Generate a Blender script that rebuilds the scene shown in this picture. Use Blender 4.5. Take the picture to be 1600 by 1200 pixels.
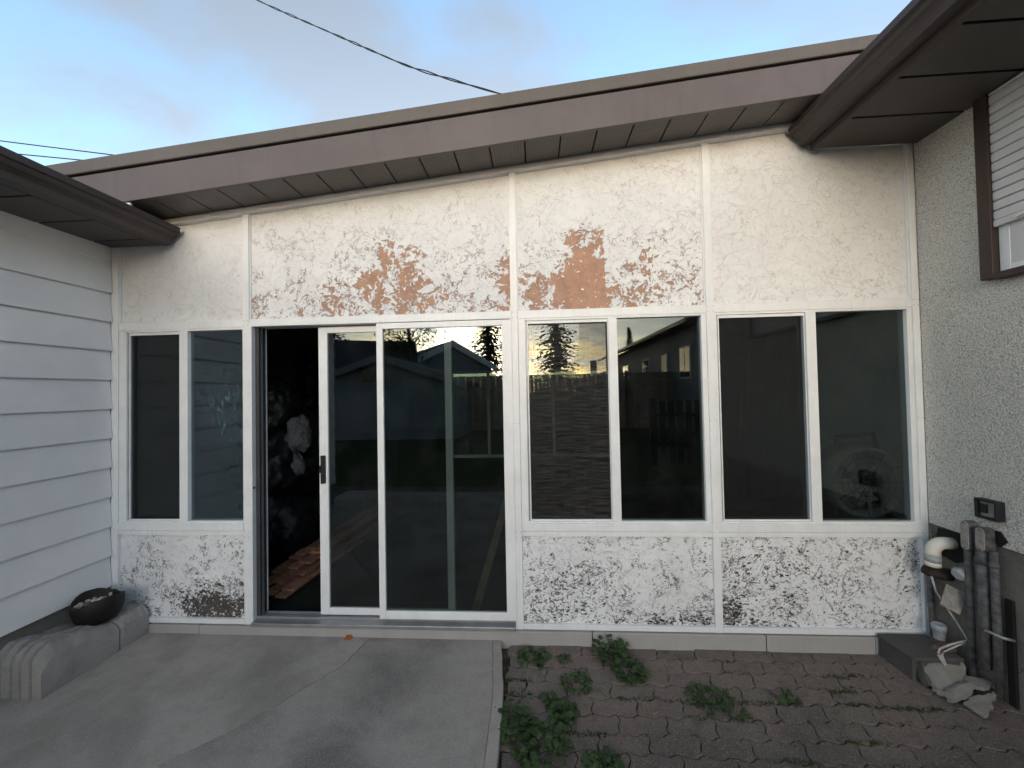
import bpy, bmesh, math, random
from mathutils import Vector, Matrix, noise as mnoise
random.seed(7)
R = math.radians
scene = bpy.context.scene
for o in list(bpy.data.objects): bpy.data.objects.remove(o)
col = scene.collection

# ------------------------------------------------------------------ camera
cam = bpy.data.cameras.new('camera'); camo = bpy.data.objects.new('camera', cam); col.objects.link(camo)
YAW, PITCH, ROLL = 0.0588, 0.01945, -0.01945
f = Vector((-math.sin(YAW)*math.cos(PITCH), math.cos(YAW)*math.cos(PITCH), math.sin(PITCH)))
r0 = Vector((math.cos(YAW), math.sin(YAW), 0)); u0 = r0.cross(f)
rr = r0*math.cos(ROLL)+u0*math.sin(ROLL); uu = -r0*math.sin(ROLL)+u0*math.cos(ROLL)
m = Matrix((rr, uu, -f)).transposed().to_4x4(); m.translation = (0, -2.5, 1.634)
camo.matrix_world = m
cam.sensor_width = 36; cam.sensor_fit = 'HORIZONTAL'; cam.lens = 585*36/1600
cam.clip_start = 0.02; cam.clip_end = 2000
scene.camera = camo

# ------------------------------------------------------------------ sky, sun, exposure
SUN_AZ = (-0.10, -1.0)          # evening sun low behind the camera
SUN_EL = R(6.0)
world = bpy.data.worlds.new('World'); scene.world = world; world.use_nodes = True
wn = world.node_tree; wn.nodes.clear()
def wnode(t, **k):
    n = wn.nodes.new(t)
    for a, b in k.items(): setattr(n, a, b)
    return n
sky = wnode('ShaderNodeTexSky', sky_type='NISHITA', sun_disc=False, sun_elevation=SUN_EL,
            sun_rotation=math.atan2(SUN_AZ[0], SUN_AZ[1]), altitude=600, air_density=1.0, dust_density=1.8, ozone_density=1.4)
bg = wnode('ShaderNodeBackground'); bg.inputs['Strength'].default_value = 0.15
wout = wnode('ShaderNodeOutputWorld')
tc = wnode('ShaderNodeTexCoord')
sep = wnode('ShaderNodeSeparateXYZ'); wn.links.new(tc.outputs['Generated'], sep.inputs[0])
zz = wnode('ShaderNodeMath', operation='MAXIMUM'); wn.links.new(sep.outputs[2], zz.inputs[0]); zz.inputs[1].default_value = 0.06
zz2 = wnode('ShaderNodeMath', operation='ADD'); wn.links.new(zz.outputs[0], zz2.inputs[0]); zz2.inputs[1].default_value = 0.15
dv = wnode('ShaderNodeVectorMath', operation='DIVIDE'); wn.links.new(tc.outputs['Generated'], dv.inputs[0])
cb = wnode('ShaderNodeCombineXYZ')
for i in range(3): wn.links.new(zz2.outputs[0], cb.inputs[i])
wn.links.new(cb.outputs[0], dv.inputs[1])
mp = wnode('ShaderNodeMapping'); mp.inputs['Location'].default_value = (1.3, 0.4, 0); mp.inputs['Scale'].default_value = (1.0, 1.25, 0.3)
wn.links.new(dv.outputs[0], mp.inputs[0])
cn = wnode('ShaderNodeTexNoise'); cn.inputs['Scale'].default_value = 1.7; cn.inputs['Detail'].default_value = 7; cn.inputs['Roughness'].default_value = 0.5; cn.inputs['Distortion'].default_value = 0.35
wn.links.new(mp.outputs[0], cn.inputs['Vector'])
cr = wnode('ShaderNodeMapRange', interpolation_type='SMOOTHSTEP'); wn.links.new(cn.outputs[0], cr.inputs[0])
cr.inputs[1].default_value = 0.34; cr.inputs[2].default_value = 0.60; cr.inputs[3].default_value = 0.0; cr.inputs[4].default_value = 0.85
hs = wnode('ShaderNodeHueSaturation'); hs.inputs['Saturation'].default_value = 0.42; hs.inputs['Value'].default_value = 0.58
wn.links.new(sky.outputs[0], hs.inputs['Color'])
mx = wnode('ShaderNodeMix', data_type='RGBA'); wn.links.new(cr.outputs[0], mx.inputs[0])
wn.links.new(sky.outputs[0], mx.inputs[6]); wn.links.new(hs.outputs[0], mx.inputs[7])
wn.links.new(mx.outputs[2], bg.inputs['Color']); wn.links.new(bg.outputs[0], wout.inputs[0])

sl = bpy.data.lights.new('sun', 'SUN'); sl.energy = 0.16; sl.angle = R(25); sl.color = (1.0, 0.97, 0.93)
slo = bpy.data.objects.new('sun', sl); col.objects.link(slo)
sd = Vector((SUN_AZ[0]*math.cos(R(9)), SUN_AZ[1]*math.cos(R(9)), math.sin(R(9)))).normalized()
slo.rotation_euler = sd.to_track_quat('Z', 'Y').to_euler(); slo.location = (0, -20, 12)

vs = scene.view_settings; vs.view_transform = 'Standard'; vs.look = 'None'; vs.gamma = 1; vs.use_curve_mapping = False
vs.exposure = 2.36

# ------------------------------------------------------------------ material helpers
class NT:
    def __init__(s, name):
        s.m = bpy.data.materials.new(name); s.m.use_nodes = True; s.t = s.m.node_tree; s.t.nodes.clear()
        s.out = s.n('ShaderNodeOutputMaterial')
    def n(s, t, **k):
        x = s.t.nodes.new(t)
        for a, b in k.items(): setattr(x, a, b)
        return x
    def put(s, sock, v):
        if isinstance(v, bpy.types.NodeSocket): s.t.links.new(v, sock)
        elif isinstance(v, (tuple, list)):
            v = tuple(v)
            if sock.type == 'RGBA' and len(v) == 3: v = v+(1,)
            sock.default_value = v
        else: sock.default_value = v
    def pos(s): return s.n('ShaderNodeNewGeometry').outputs['Position']
    def obj(s): return s.n('ShaderNodeTexCoord').outputs['Object']
    def rnd(s): return s.n('ShaderNodeObjectInfo').outputs['Random']
    def ma(s, op, a, b=0.0, c=None, clamp=False):
        x = s.n('ShaderNodeMath', operation=op, use_clamp=clamp); s.put(x.inputs[0], a); s.put(x.inputs[1], b)
        if c is not None: s.put(x.inputs[2], c)
        return x.outputs[0]
    def vm(s, op, a, b=(0,0,0)):
        x = s.n('ShaderNodeVectorMath', operation=op); s.put(x.inputs[0], a); s.put(x.inputs[1], b)
        return x.outputs[0]
    def scl(s, v, sc, rot=(0,0,0), loc=(0,0,0)):
        x = s.n('ShaderNodeMapping'); s.put(x.inputs['Vector'], v); x.inputs['Scale'].default_value = sc; x.inputs['Rotation'].default_value = rot; x.inputs['Location'].default_value = loc
        return x.outputs[0]
    def noise(s, v, scale, detail=4, rough=0.5, dist=0.0, color=False):
        x = s.n('ShaderNodeTexNoise'); s.put(x.inputs['Vector'], v); s.put(x.inputs['Scale'], scale); x.inputs['Detail'].default_value = detail
        x.inputs['Roughness'].default_value = rough; x.inputs['Distortion'].default_value = dist
        return x.outputs[1 if color else 0]
    def voro(s, v, scale, feat='F1', rand=1.0, out='Distance'):
        x = s.n('ShaderNodeTexVoronoi', feature=feat); s.put(x.inputs['Vector'], v); x.inputs['Scale'].default_value = scale; x.inputs['Randomness'].default_value = rand
        return x.outputs[out]
    def sm(s, v, a, b, lo=0.0, hi=1.0):
        x = s.n('ShaderNodeMapRange', interpolation_type='SMOOTHSTEP'); s.put(x.inputs[0], v)
        if a > b: a, b, lo, hi = b, a, hi, lo
        for i, q in enumerate((a, b, lo, hi)): s.put(x.inputs[i+1], q)
        return x.outputs[0]
    def mix(s, fac, a, b, mode='MIX'):
        x = s.n('ShaderNodeMix', data_type='RGBA', blend_type=mode); s.put(x.inputs[0], fac); s.put(x.inputs[6], a); s.put(x.inputs[7], b)
        return x.outputs[2]
    def xyz(s, v):
        x = s.n('ShaderNodeSeparateXYZ'); s.put(x.inputs[0], v); return x.outputs
    def bump(s, h, strength=0.5, dist=0.002, normal=None):
        x = s.n('ShaderNodeBump'); s.put(x.inputs['Height'], h); x.inputs['Strength'].default_value = strength; x.inputs['Distance'].default_value = dist
        if normal is not None: s.put(x.inputs['Normal'], normal)
        return x.outputs[0]
    def bsdf(s, color, rough=0.6, normal=None, metal=0.0, spec=0.4, **k):
        x = s.n('ShaderNodeBsdfPrincipled'); s.put(x.inputs['Base Color'], color); s.put(x.inputs['Roughness'], rough)
        s.put(x.inputs['Metallic'], metal); s.put(x.inputs['Specular IOR Level'], spec)
        if normal is not None: s.put(x.inputs['Normal'], normal)
        for a, b in k.items(): s.put(x.inputs[a.replace('_', ' ')], b)
        return x.outputs[0]
    def done(s, sh): s.t.links.new(sh, s.out.inputs[0]); return s.m

def mat_basic(name, c, rough=0.6, var=0.12, scale=8, bump=0.0, bscale=60, spec=0.3, metal=0.0, rndvar=0.0, dist=0.002):
    t = NT(name); P = t.pos()
    n = t.noise(P, scale, 6, 0.6)
    k = t.sm(n, 0.25, 0.75, 1-var, 1+var)
    if rndvar: k = t.ma('MULTIPLY', k, t.ma('ADD', t.ma('MULTIPLY', t.rnd(), 2*rndvar), 1-rndvar))
    c2 = t.vm('MULTIPLY', (c[0], c[1], c[2]), (1, 1, 1)); x = t.n('ShaderNodeVectorMath', operation='SCALE'); t.put(x.inputs[0], (c[0], c[1], c[2])); t.put(x.inputs['Scale'], k)
    nm = t.bump(t.noise(P, bscale, 5, 0.6), bump, dist) if bump else None
    return t.done(t.bsdf(x.outputs[0], rough, nm, metal, spec))

M = {}
def mk_white(name, c=(0.80, 0.82, 0.835), rough=0.42):
    t = NT(name); P = t.pos()
    n = t.noise(P, 4, 6, 0.65); st = t.noise(t.scl(P, (60, 60, 2.5)), 1, 4, 0.6)
    k = t.ma('ADD', t.sm(n, 0.3, 0.7, 0.93, 1.03), t.sm(st, 0.5, 0.8, 0, -0.09))
    sp = t.sm(t.noise(P, 55, 3, 0.5), 0.68, 0.78, 0, 0.35)
    x = t.n('ShaderNodeVectorMath', operation='SCALE'); t.put(x.inputs[0], c); t.put(x.inputs['Scale'], k)
    cc = t.mix(sp, x.outputs[0], (0.42, 0.40, 0.37))
    return t.done(t.bsdf(cc, rough, t.bump(t.noise(P, 25, 4, 0.6), 0.06, 0.003), 0, 0.4))
M['white'] = mk_white('white_painted_aluminium')
M['greytrim'] = mk_white('grey_white_trim', (0.74, 0.75, 0.77), 0.5)
M['baseboard'] = mk_white('weathered_white_board', (0.38, 0.37, 0.36), 0.7)
M['black_track'] = mat_basic('dark_track_metal', (0.05, 0.05, 0.055), 0.5)
M['alu'] = mat_basic('bare_aluminium', (0.33, 0.34, 0.35), 0.4, metal=0.5)

def peel_mat(name, blobs, base, zlo, zhi, zamp, sub, sub2, aniso, linek, soft=False, xcut=None, paint=(0.80, 0.812, 0.825), fs=27, lo=False):
    """white textured paint flaking off a coloured board: blobs = (x, z, rx, rz, amp)"""
    t = NT(name); P = t.pos(); X = t.xyz(P)
    wv = t.vm('MULTIPLY', t.vm('SUBTRACT', t.noise(P, 3.2, 4, 0.55, color=True), (0.5, 0.5, 0.5)), (0.16, 0.16, 0.16))
    W = t.vm('ADD', P, wv)
    Wr = t.scl(W, (1.0, 1.0, aniso[1]), (0, aniso[0], 0))
    fine = t.ma('ADD', t.ma('MULTIPLY', t.ma('SUBTRACT', t.noise(Wr, fs, 6, 0.66, 0.7), 0.5), 1.5), 0.5)
    fine2 = t.noise(Wr, fs*2.3, 4, 0.6, 0.3)
    den = t.ma('ADD', t.ma('MULTIPLY', t.ma('SUBTRACT', t.noise(P, 2.6, 3, 0.55), 0.5), 0.22 if lo else 0.42), base)
    den = t.ma('ADD', den, t.sm(X[2], zlo, zhi, zamp, 0.0))
    calm = t.sm(t.noise(W, 5.0, 6, 0.62, 0.4), 0.505, 0.545)      # smooth plateaus left by the trowel
    den = t.ma('SUBTRACT', den, t.ma('MULTIPLY', calm, 0.06 if lo else 0.13))
    den = t.ma('ADD', den, 0.03)
    for i, (bx, bz, rx, rz, am) in enumerate(blobs):
        dx = t.ma('DIVIDE', t.ma('SUBTRACT', X[0], bx), rx); dz = t.ma('DIVIDE', t.ma('SUBTRACT', X[2], bz), rz)
        wob = t.ma('MULTIPLY', t.ma('SUBTRACT', t.noise(P, 9+i, 5, 0.65), 0.5), 2.0)
        d = t.ma('ADD', t.ma('SQRT', t.ma('ADD', t.ma('MULTIPLY', dx, dx), t.ma('MULTIPLY', dz, dz))), wob)
        b = t.sm(d, 0.35, 1.15, am, 0.0)
        if xcut is not None and i == 0: b = t.ma('MULTIPLY', b, t.sm(X[0], xcut, xcut+0.008, 1.0, 0.0))
        den = t.ma('ADD', den, b)
    xx = t.ma('ADD', t.ma('ADD', t.ma('MULTIPLY', fine, 0.75), t.ma('MULTIPLY', fine2, 0.25)), den)
    peeled = t.sm(xx, 0.700, 0.712)
    edge = t.ma('MULTIPLY', t.sm(xx, 0.665, 0.70), t.ma('SUBTRACT', 1.0, peeled))  # thin dark rim: edge shading and dirt painted around the peeled patches
    # trowelled plateaus: thin broken outlines
    pn = t.noise(W, 9, 8, 0.64, 0.6)
    rid = t.ma('ABSOLUTE', t.ma('SUBTRACT', pn, 0.5))
    pn2 = t.noise(t.scl(W, (1, 1, 1), (0, 0.6, 0), (3, 1, 2)), 19, 7, 0.62, 0.6)
    rid2 = t.ma('ABSOLUTE', t.ma('SUBTRACT', pn2, 0.47))
    gate = t.sm(t.ma('ADD', den, t.ma('MULTIPLY', t.noise(P, 6, 3, 0.5), 0.5)), 0.02+linek, 0.30+linek)
    brk = t.sm(t.noise(P, 30, 3, 0.5), 0.40, 0.55)
    line = t.ma('MULTIPLY', t.ma('MAXIMUM', t.sm(rid, 0.022, 0.005), t.sm(rid2, 0.019, 0.005)), t.ma('MULTIPLY', t.ma('MULTIPLY', gate, brk), t.ma('SUBTRACT', 1.0, t.ma('MULTIPLY', calm, 0.85))))
    subc = t.mix(t.sm(t.noise(P, 14, 6, 0.65), 0.35, 0.7), sub, sub2)
    subc = t.mix(t.ma('MULTIPLY', t.sm(t.noise(P, 45, 4, 0.6), 0.58, 0.72), 0.5), subc, (0.10, 0.07, 0.06))
    dirt = t.mix(t.sm(t.noise(P, 2.0, 5, 0.6), 0.3, 0.75), paint, tuple(0.90*q for q in paint))
    la = 0.85 if lo else (0.42 if soft else t.sm(X[2], 2.30, 2.95, 0.90, 0.35))
    c = t.mix(t.ma('MULTIPLY', line, la), dirt, (0.09, 0.085, 0.08) if lo else ((0.34, 0.29, 0.25) if soft else (0.22, 0.135, 0.10)))
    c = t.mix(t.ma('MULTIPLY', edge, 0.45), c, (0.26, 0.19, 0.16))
    c = t.mix(peeled, c, subc)
    h = t.ma('ADD', t.ma('MULTIPLY', t.ma('SUBTRACT', 1.0, peeled), 1.0), t.ma('MULTIPLY', t.sm(pn, 0.485, 0.515), 0.5))
    h = t.ma('ADD', h, t.ma('MULTIPLY', t.sm(pn2, 0.455, 0.485), 0.35))
    h = t.ma('ADD', h, t.ma('MULTIPLY', fine2, 0.10))
    return t.done(t.bsdf(c, 0.75, t.bump(h, 1.0, 0.0028), 0, 0.2))
BR, BR2 = (0.50, 0.305, 0.215), (0.40, 0.245, 0.18)
DG, DG2 = (0.072, 0.067, 0.066), (0.045, 0.043, 0.044)
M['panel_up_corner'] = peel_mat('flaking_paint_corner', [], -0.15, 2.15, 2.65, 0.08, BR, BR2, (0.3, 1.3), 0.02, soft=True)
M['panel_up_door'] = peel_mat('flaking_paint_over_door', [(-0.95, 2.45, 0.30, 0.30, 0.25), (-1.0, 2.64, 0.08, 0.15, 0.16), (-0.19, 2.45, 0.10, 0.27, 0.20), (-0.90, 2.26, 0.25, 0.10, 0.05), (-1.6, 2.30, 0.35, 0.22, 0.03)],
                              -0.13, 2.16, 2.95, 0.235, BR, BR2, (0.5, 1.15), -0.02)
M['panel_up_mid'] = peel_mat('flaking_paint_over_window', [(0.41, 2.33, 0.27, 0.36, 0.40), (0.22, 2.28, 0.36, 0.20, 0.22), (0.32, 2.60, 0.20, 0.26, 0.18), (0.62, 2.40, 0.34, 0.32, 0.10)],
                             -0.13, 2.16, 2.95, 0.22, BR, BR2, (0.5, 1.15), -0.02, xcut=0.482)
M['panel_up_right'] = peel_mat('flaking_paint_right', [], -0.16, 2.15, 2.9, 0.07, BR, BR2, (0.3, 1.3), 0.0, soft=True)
LP = (0.83, 0.84, 0.855)
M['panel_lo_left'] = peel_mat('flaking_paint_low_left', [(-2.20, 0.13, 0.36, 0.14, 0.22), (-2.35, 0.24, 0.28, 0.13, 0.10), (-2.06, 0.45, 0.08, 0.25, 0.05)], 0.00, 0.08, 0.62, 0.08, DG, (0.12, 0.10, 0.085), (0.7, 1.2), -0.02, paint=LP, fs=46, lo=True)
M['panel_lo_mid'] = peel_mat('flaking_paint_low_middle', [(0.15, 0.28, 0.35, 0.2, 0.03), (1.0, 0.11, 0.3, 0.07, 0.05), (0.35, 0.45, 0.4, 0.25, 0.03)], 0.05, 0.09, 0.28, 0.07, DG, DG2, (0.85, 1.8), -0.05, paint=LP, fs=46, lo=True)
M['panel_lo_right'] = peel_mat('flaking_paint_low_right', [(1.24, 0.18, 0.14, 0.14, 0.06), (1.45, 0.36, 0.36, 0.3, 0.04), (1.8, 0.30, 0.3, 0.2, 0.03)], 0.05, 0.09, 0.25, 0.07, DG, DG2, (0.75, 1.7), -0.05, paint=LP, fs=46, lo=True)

def m_siding():
    t = NT('painted_lap_siding'); P = t.pos()
    g = t.noise(t.scl(P, (10, 3.0, 90)), 1, 6, 0.65, 0.6)
    n = t.noise(P, 3, 5, 0.6)
    sp = t.sm(t.noise(P, 24, 4, 0.7), 0.70, 0.80)
    k = t.mix(t.sm(n, 0.3, 0.7), (0.78, 0.77, 0.78), (0.84, 0.83, 0.835))
    k = t.mix(t.ma('MULTIPLY', sp, 0.35), k, (0.28, 0.27, 0.27))
    return t.done(t.bsdf(k, 0.55, t.bump(g, 0.28, 0.0015), 0, 0.3))
M['siding'] = m_siding()

def m_stucco():
    t = NT('pebble_dash_stucco'); P = t.pos()
    W = t.vm('ADD', P, t.vm('MULTIPLY', t.noise(P, 60, 2, 0.5, color=True), (0.01, 0.01, 0.01)))
    v = t.voro(W, 125, 'F1'); n = t.noise(P, 170, 4, 0.7); v2 = t.voro(t.vm('ADD', W, (5, 5, 5)), 60, 'F1')
    h = t.ma('ADD', t.ma('ADD', t.sm(v, 0.0, 0.75, 1, 0), t.ma('MULTIPLY', n, 0.7)), t.sm(v2, 0.0, 0.8, 0.6, 0))
    c = t.mix(t.sm(n, 0.35, 0.65), (0.60, 0.58, 0.535), (0.88, 0.86, 0.81))
    c = t.mix(t.sm(v, 0.35, 0.85), c, (0.40, 0.385, 0.355))
    c = t.mix(t.ma('MULTIPLY', t.sm(t.noise(P, 3, 5, 0.6), 0.35, 0.75), 0.35), c, (0.62, 0.59, 0.53))
    return t.done(t.bsdf(c, 0.9, t.bump(h, 0.7, 0.006), 0, 0.15))
M['stucco'] = m_stucco()

def m_metal_brown(name, c, perf=False, rough=0.45):
    t = NT(name); P = t.pos()
    n = t.noise(P, 2.5, 5, 0.6); sp = t.sm(t.noise(P, 90, 2, 0.5), 0.70, 0.78, 0, 0.25)
    st = t.noise(t.scl(P, (14, 14, 1.5)), 1.0, 5, 0.6)
    k = t.ma('ADD', t.sm(n, 0.3, 0.7, 0.9, 1.08), t.sm(st, 0.5, 0.75, 0.0, -0.10))
    x = t.n('ShaderNodeVectorMath', operation='SCALE'); t.put(x.inputs[0], c); t.put(x.inputs['Scale'], k)
    cc = t.mix(sp, x.outputs[0], (0.35, 0.33, 0.31))
    nm = t.bump(t.noise(P, 12, 4, 0.55), 0.10, 0.004)
    if perf:
        X = t.xyz(P)
        fx = t.ma('SUBTRACT', t.ma('FRACT', t.ma('MULTIPLY', X[0], 48)), 0.5); fy = t.ma('SUBTRACT', t.ma('FRACT', t.ma('MULTIPLY', X[1], 48)), 0.5)
        d = t.ma('SQRT', t.ma('ADD', t.ma('MULTIPLY', fx, fx), t.ma('MULTIPLY', fy, fy)))
        hole = t.sm(d, 0.14, 0.20, 1, 0)
        cc = t.mix(t.ma('MULTIPLY', hole, 0.8), cc, (0.012, 0.011, 0.01))
    return t.done(t.bsdf(cc, rough, nm, 0, 0.35))
M['fascia'] = m_metal_brown('brown_fascia_metal', (0.122, 0.102, 0.105))
M['drip'] = m_metal_brown('taupe_roof_edge_metal', (0.120, 0.106, 0.097))
M['gutter'] = m_metal_brown('dark_brown_gutter_metal', (0.060, 0.047, 0.044))
M['soffit'] = m_metal_brown('brown_soffit_metal', (0.070, 0.060, 0.054), False)
M['soffit_perf'] = m_metal_brown('brown_perforated_soffit', (0.125, 0.112, 0.105), True)
M['brown_frame'] = m_metal_brown('dark_brown_window_frame', (0.045, 0.030, 0.027))
M['gap'] = mat_basic('dark_joint', (0.015, 0.014, 0.013), 0.9)

def m_concrete(name, c, dark, speck=0.5, stain=0.5, seed=0.0):
    t = NT(name); P = t.vm('ADD', t.pos(), (seed, seed*0.7, 0))
    n1 = t.noise(P, 1.5, 6, 0.62, 0.4); n2 = t.noise(P, 11, 6, 0.7); n3 = t.noise(P, 170, 3, 0.7); n4 = t.noise(P, 70, 5, 0.75)
    cc = t.mix(t.ma('MULTIPLY', t.sm(n1, 0.40, 0.66), stain), c, dark)
    cc = t.mix(t.ma('MULTIPLY', t.sm(n2, 0.42, 0.68), 0.45), cc, tuple(q*0.70 for q in c))
    cc = t.mix(t.ma('MULTIPLY', t.sm(n3, 0.52, 0.66), speck*0.6), cc, tuple(min(1, q*1.5) for q in c))
    cc = t.mix(t.ma('MULTIPLY', t.sm(n4, 0.56, 0.72), speck*0.7), cc, tuple(q*0.5 for q in c))
    v = t.voro(P, 34, 'F1', 1.0)
    cc = t.mix(t.ma('MULTIPLY', t.sm(v, 0.08, 0.14, 1, 0), 0.35), cc, tuple(q*0.35 for q in c))
    h = t.ma('ADD', t.ma('MULTIPLY', n3, 0.8), t.ma('ADD', n4, t.ma('MULTIPLY', n2, 1.5)))
    return t.done(t.bsdf(cc, 0.88, t.bump(h, 0.7, 0.003), 0, 0.2))
M['slab'] = m_concrete('weathered_concrete', (0.375, 0.348, 0.322), (0.205, 0.19, 0.175), 0.75, 0.8)
M['slab2'] = m_concrete('stained_concrete', (0.335, 0.312, 0.29), (0.155, 0.146, 0.137), 0.85, 0.9, 4.0)
M['curb'] = m_concrete('precast_curb_concrete', (0.34, 0.32, 0.30), (0.21, 0.20, 0.188), 0.5, 0.6, 9.0)
def m_found():
    t = NT('foundation_concrete'); P = t.pos()
    W = t.vm('ADD', P, t.vm('MULTIPLY', t.noise(P, 6, 4, 0.6, color=True), (0.12, 0.12, 0.12)))
    e = t.voro(t.scl(W, (1, 1, 1.7)), 1.4, 'DISTANCE_TO_EDGE'); n = t.noise(P, 3, 6, 0.65); n2 = t.noise(P, 60, 5, 0.7)
    c = t.mix(t.sm(n, 0.35, 0.7), (0.20, 0.185, 0.165), (0.115, 0.107, 0.095))
    c = t.mix(t.ma('MULTIPLY', t.sm(n2, 0.52, 0.68), 0.5), c, (0.075, 0.07, 0.062))
    c = t.mix(t.ma('MULTIPLY', t.sm(e, 0.0015, 0.005, 1, 0), 0.55), c, (0.03, 0.027, 0.024))
    return t.done(t.bsdf(c, 0.9, t.bump(t.ma('ADD', n2, t.sm(e, 0.0, 0.005)), 0.5, 0.003), 0, 0.15))
M['found'] = m_found()
M['found_left'] = m_concrete('parged_foundation', (0.20, 0.187, 0.168), (0.13, 0.12, 0.106), 0.3, 0.7, 3.0)
M['block'] = m_concrete('dark_concrete_block', (0.10, 0.098, 0.092), (0.06, 0.058, 0.055), 0.4, 0.6, 5.0)
M['stone'] = m_concrete('broken_slab_stone', (0.27, 0.26, 0.235), (0.17, 0.16, 0.145), 0.6, 0.5, 6.0)
def m_paver():
    t = NT('brown_paver'); P = t.pos(); r = t.rnd()
    n = t.noise(P, 2.0, 5, 0.6); n2 = t.noise(P, 130, 4, 0.75); n3 = t.noise(P, 20, 5, 0.65)
    c = t.mix(t.sm(r, 0.1, 0.9), (0.195, 0.155, 0.136), (0.170, 0.143, 0.127))
    X = t.xyz(P)
    near_dark = t.ma('ADD', t.ma('MULTIPLY', X[1], -0.9), t.ma('MULTIPLY', t.ma('SUBTRACT', n, 0.5), 1.2))  # darker brown toward the viewer, broken up by noise
    c = t.mix(t.sm(near_dark, 0.30, 0.75), c, (0.112, 0.100, 0.090))
    c = t.mix(t.ma('MULTIPLY', t.sm(n2, 0.53, 0.64), 0.75), c, (0.30, 0.265, 0.24))
    c = t.mix(t.ma('MULTIPLY', t.sm(t.noise(P, 150, 3, 0.7, 0.3), 0.52, 0.62), 0.6), c, (0.07, 0.062, 0.056))
    c = t.mix(t.ma('MULTIPLY', t.sm(n3, 0.50, 0.72), 0.45), c, (0.075, 0.066, 0.058))
    c = t.mix(t.ma('MULTIPLY', t.sm(t.noise(P, 7, 5, 0.65), 0.56, 0.72), 0.5), c, (0.06, 0.07, 0.04))
    return t.done(t.bsdf(c, 0.9, t.bump(t.ma('ADD', n2, n3), 0.7, 0.003), 0, 0.15))
M['paver'] = m_paver()
M['soil'] = mat_basic('sandy_joint_soil', (0.085, 0.070, 0.058), 0.95, 0.55, 9, 0.6, 90, 0.1)
M['lawn'] = mat_basic('evening_lawn', (0.035, 0.05, 0.022), 0.95, 0.35, 6, 0.8, 40, 0.1)
M['earth'] = mat_basic('bare_yard_ground', (0.10, 0.095, 0.085), 0.95, 0.25, 3, 0.6, 40, 0.1)

def m_glass(name, refl=1.9, tint=(0.56, 0.60, 0.585), dust=0.012, smear=None):
    t = NT(name); P = t.pos()
    fr = t.n('ShaderNodeFresnel')
    bf = t.n('ShaderNodeNewGeometry').outputs['Backfacing']      # same reflectance from either side of the sheet
    t.put(fr.inputs['IOR'], t.ma('POWER', 1.45, t.ma('SUBTRACT', 1.0, t.ma('MULTIPLY', bf, 2.0))))
    fac = t.ma('MULTIPLY', fr.outputs[0], refl, clamp=True)
    tr = t.n('ShaderNodeBsdfTransparent'); t.put(tr.inputs[0], tint)
    gl = t.n('ShaderNodeBsdfGlossy'); gl.inputs['Roughness'].default_value = 0.0; t.put(gl.inputs[0], (0.93, 1.0, 1.0))
    # old float glass is never perfectly flat
    t.put(gl.inputs['Normal'], t.bump(t.noise(P, 1.3, 1, 0.3), 0.03, 0.008))
    ms = t.n('ShaderNodeMixShader'); t.put(ms.inputs[0], fac); t.t.links.new(tr.outputs[0], ms.inputs[1]); t.t.links.new(gl.outputs[0], ms.inputs[2])
    df = t.n('ShaderNodeBsdfDiffuse'); t.put(df.inputs[0], (0.55, 0.56, 0.56))
    dm = t.sm(t.noise(P, 5, 6, 0.65), 0.35, 0.8, 0.0, dust)
    dm = t.ma('ADD', dm, t.sm(t.noise(P, 160, 2, 0.5), 0.70, 0.76, 0, dust*2))
    if smear:
        cx, cz, rx, rz = smear; X = t.xyz(P)
        dx = t.ma('DIVIDE', t.ma('SUBTRACT', X[0], cx), rx); dz = t.ma('DIVIDE', t.ma('SUBTRACT', X[2], cz), rz)
        d = t.ma('SQRT', t.ma('ADD', t.ma('MULTIPLY', dx, dx), t.ma('MULTIPLY', dz, dz)))
        b = t.sm(d, 0.1, 1.05, 1, 0)
        s1 = t.sm(t.noise(t.scl(P, (1, 1, 0.45), (0, 0.3, 0)), 22, 4, 0.55, 1.6), 0.53, 0.68, 0, 0.30)
        dm = t.ma('ADD', dm, t.ma('MULTIPLY', b, t.ma('ADD', s1, 0.02)))
        t.put(df.inputs[0], (0.20, 0.38, 0.48))
    m2 = t.n('ShaderNodeMixShader'); t.put(m2.inputs[0], dm); t.t.links.new(ms.outputs[0], m2.inputs[1]); t.t.links.new(df.outputs[0], m2.inputs[2])
    return t.done(m2.outputs[0])
M['glass'] = m_glass('window_glass')
M['glass_smear'] = m_glass('smeared_window_glass', 2.2, (0.66, 0.72, 0.75), 0.012, (-2.19, 1.56, 0.24, 0.36))
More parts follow.
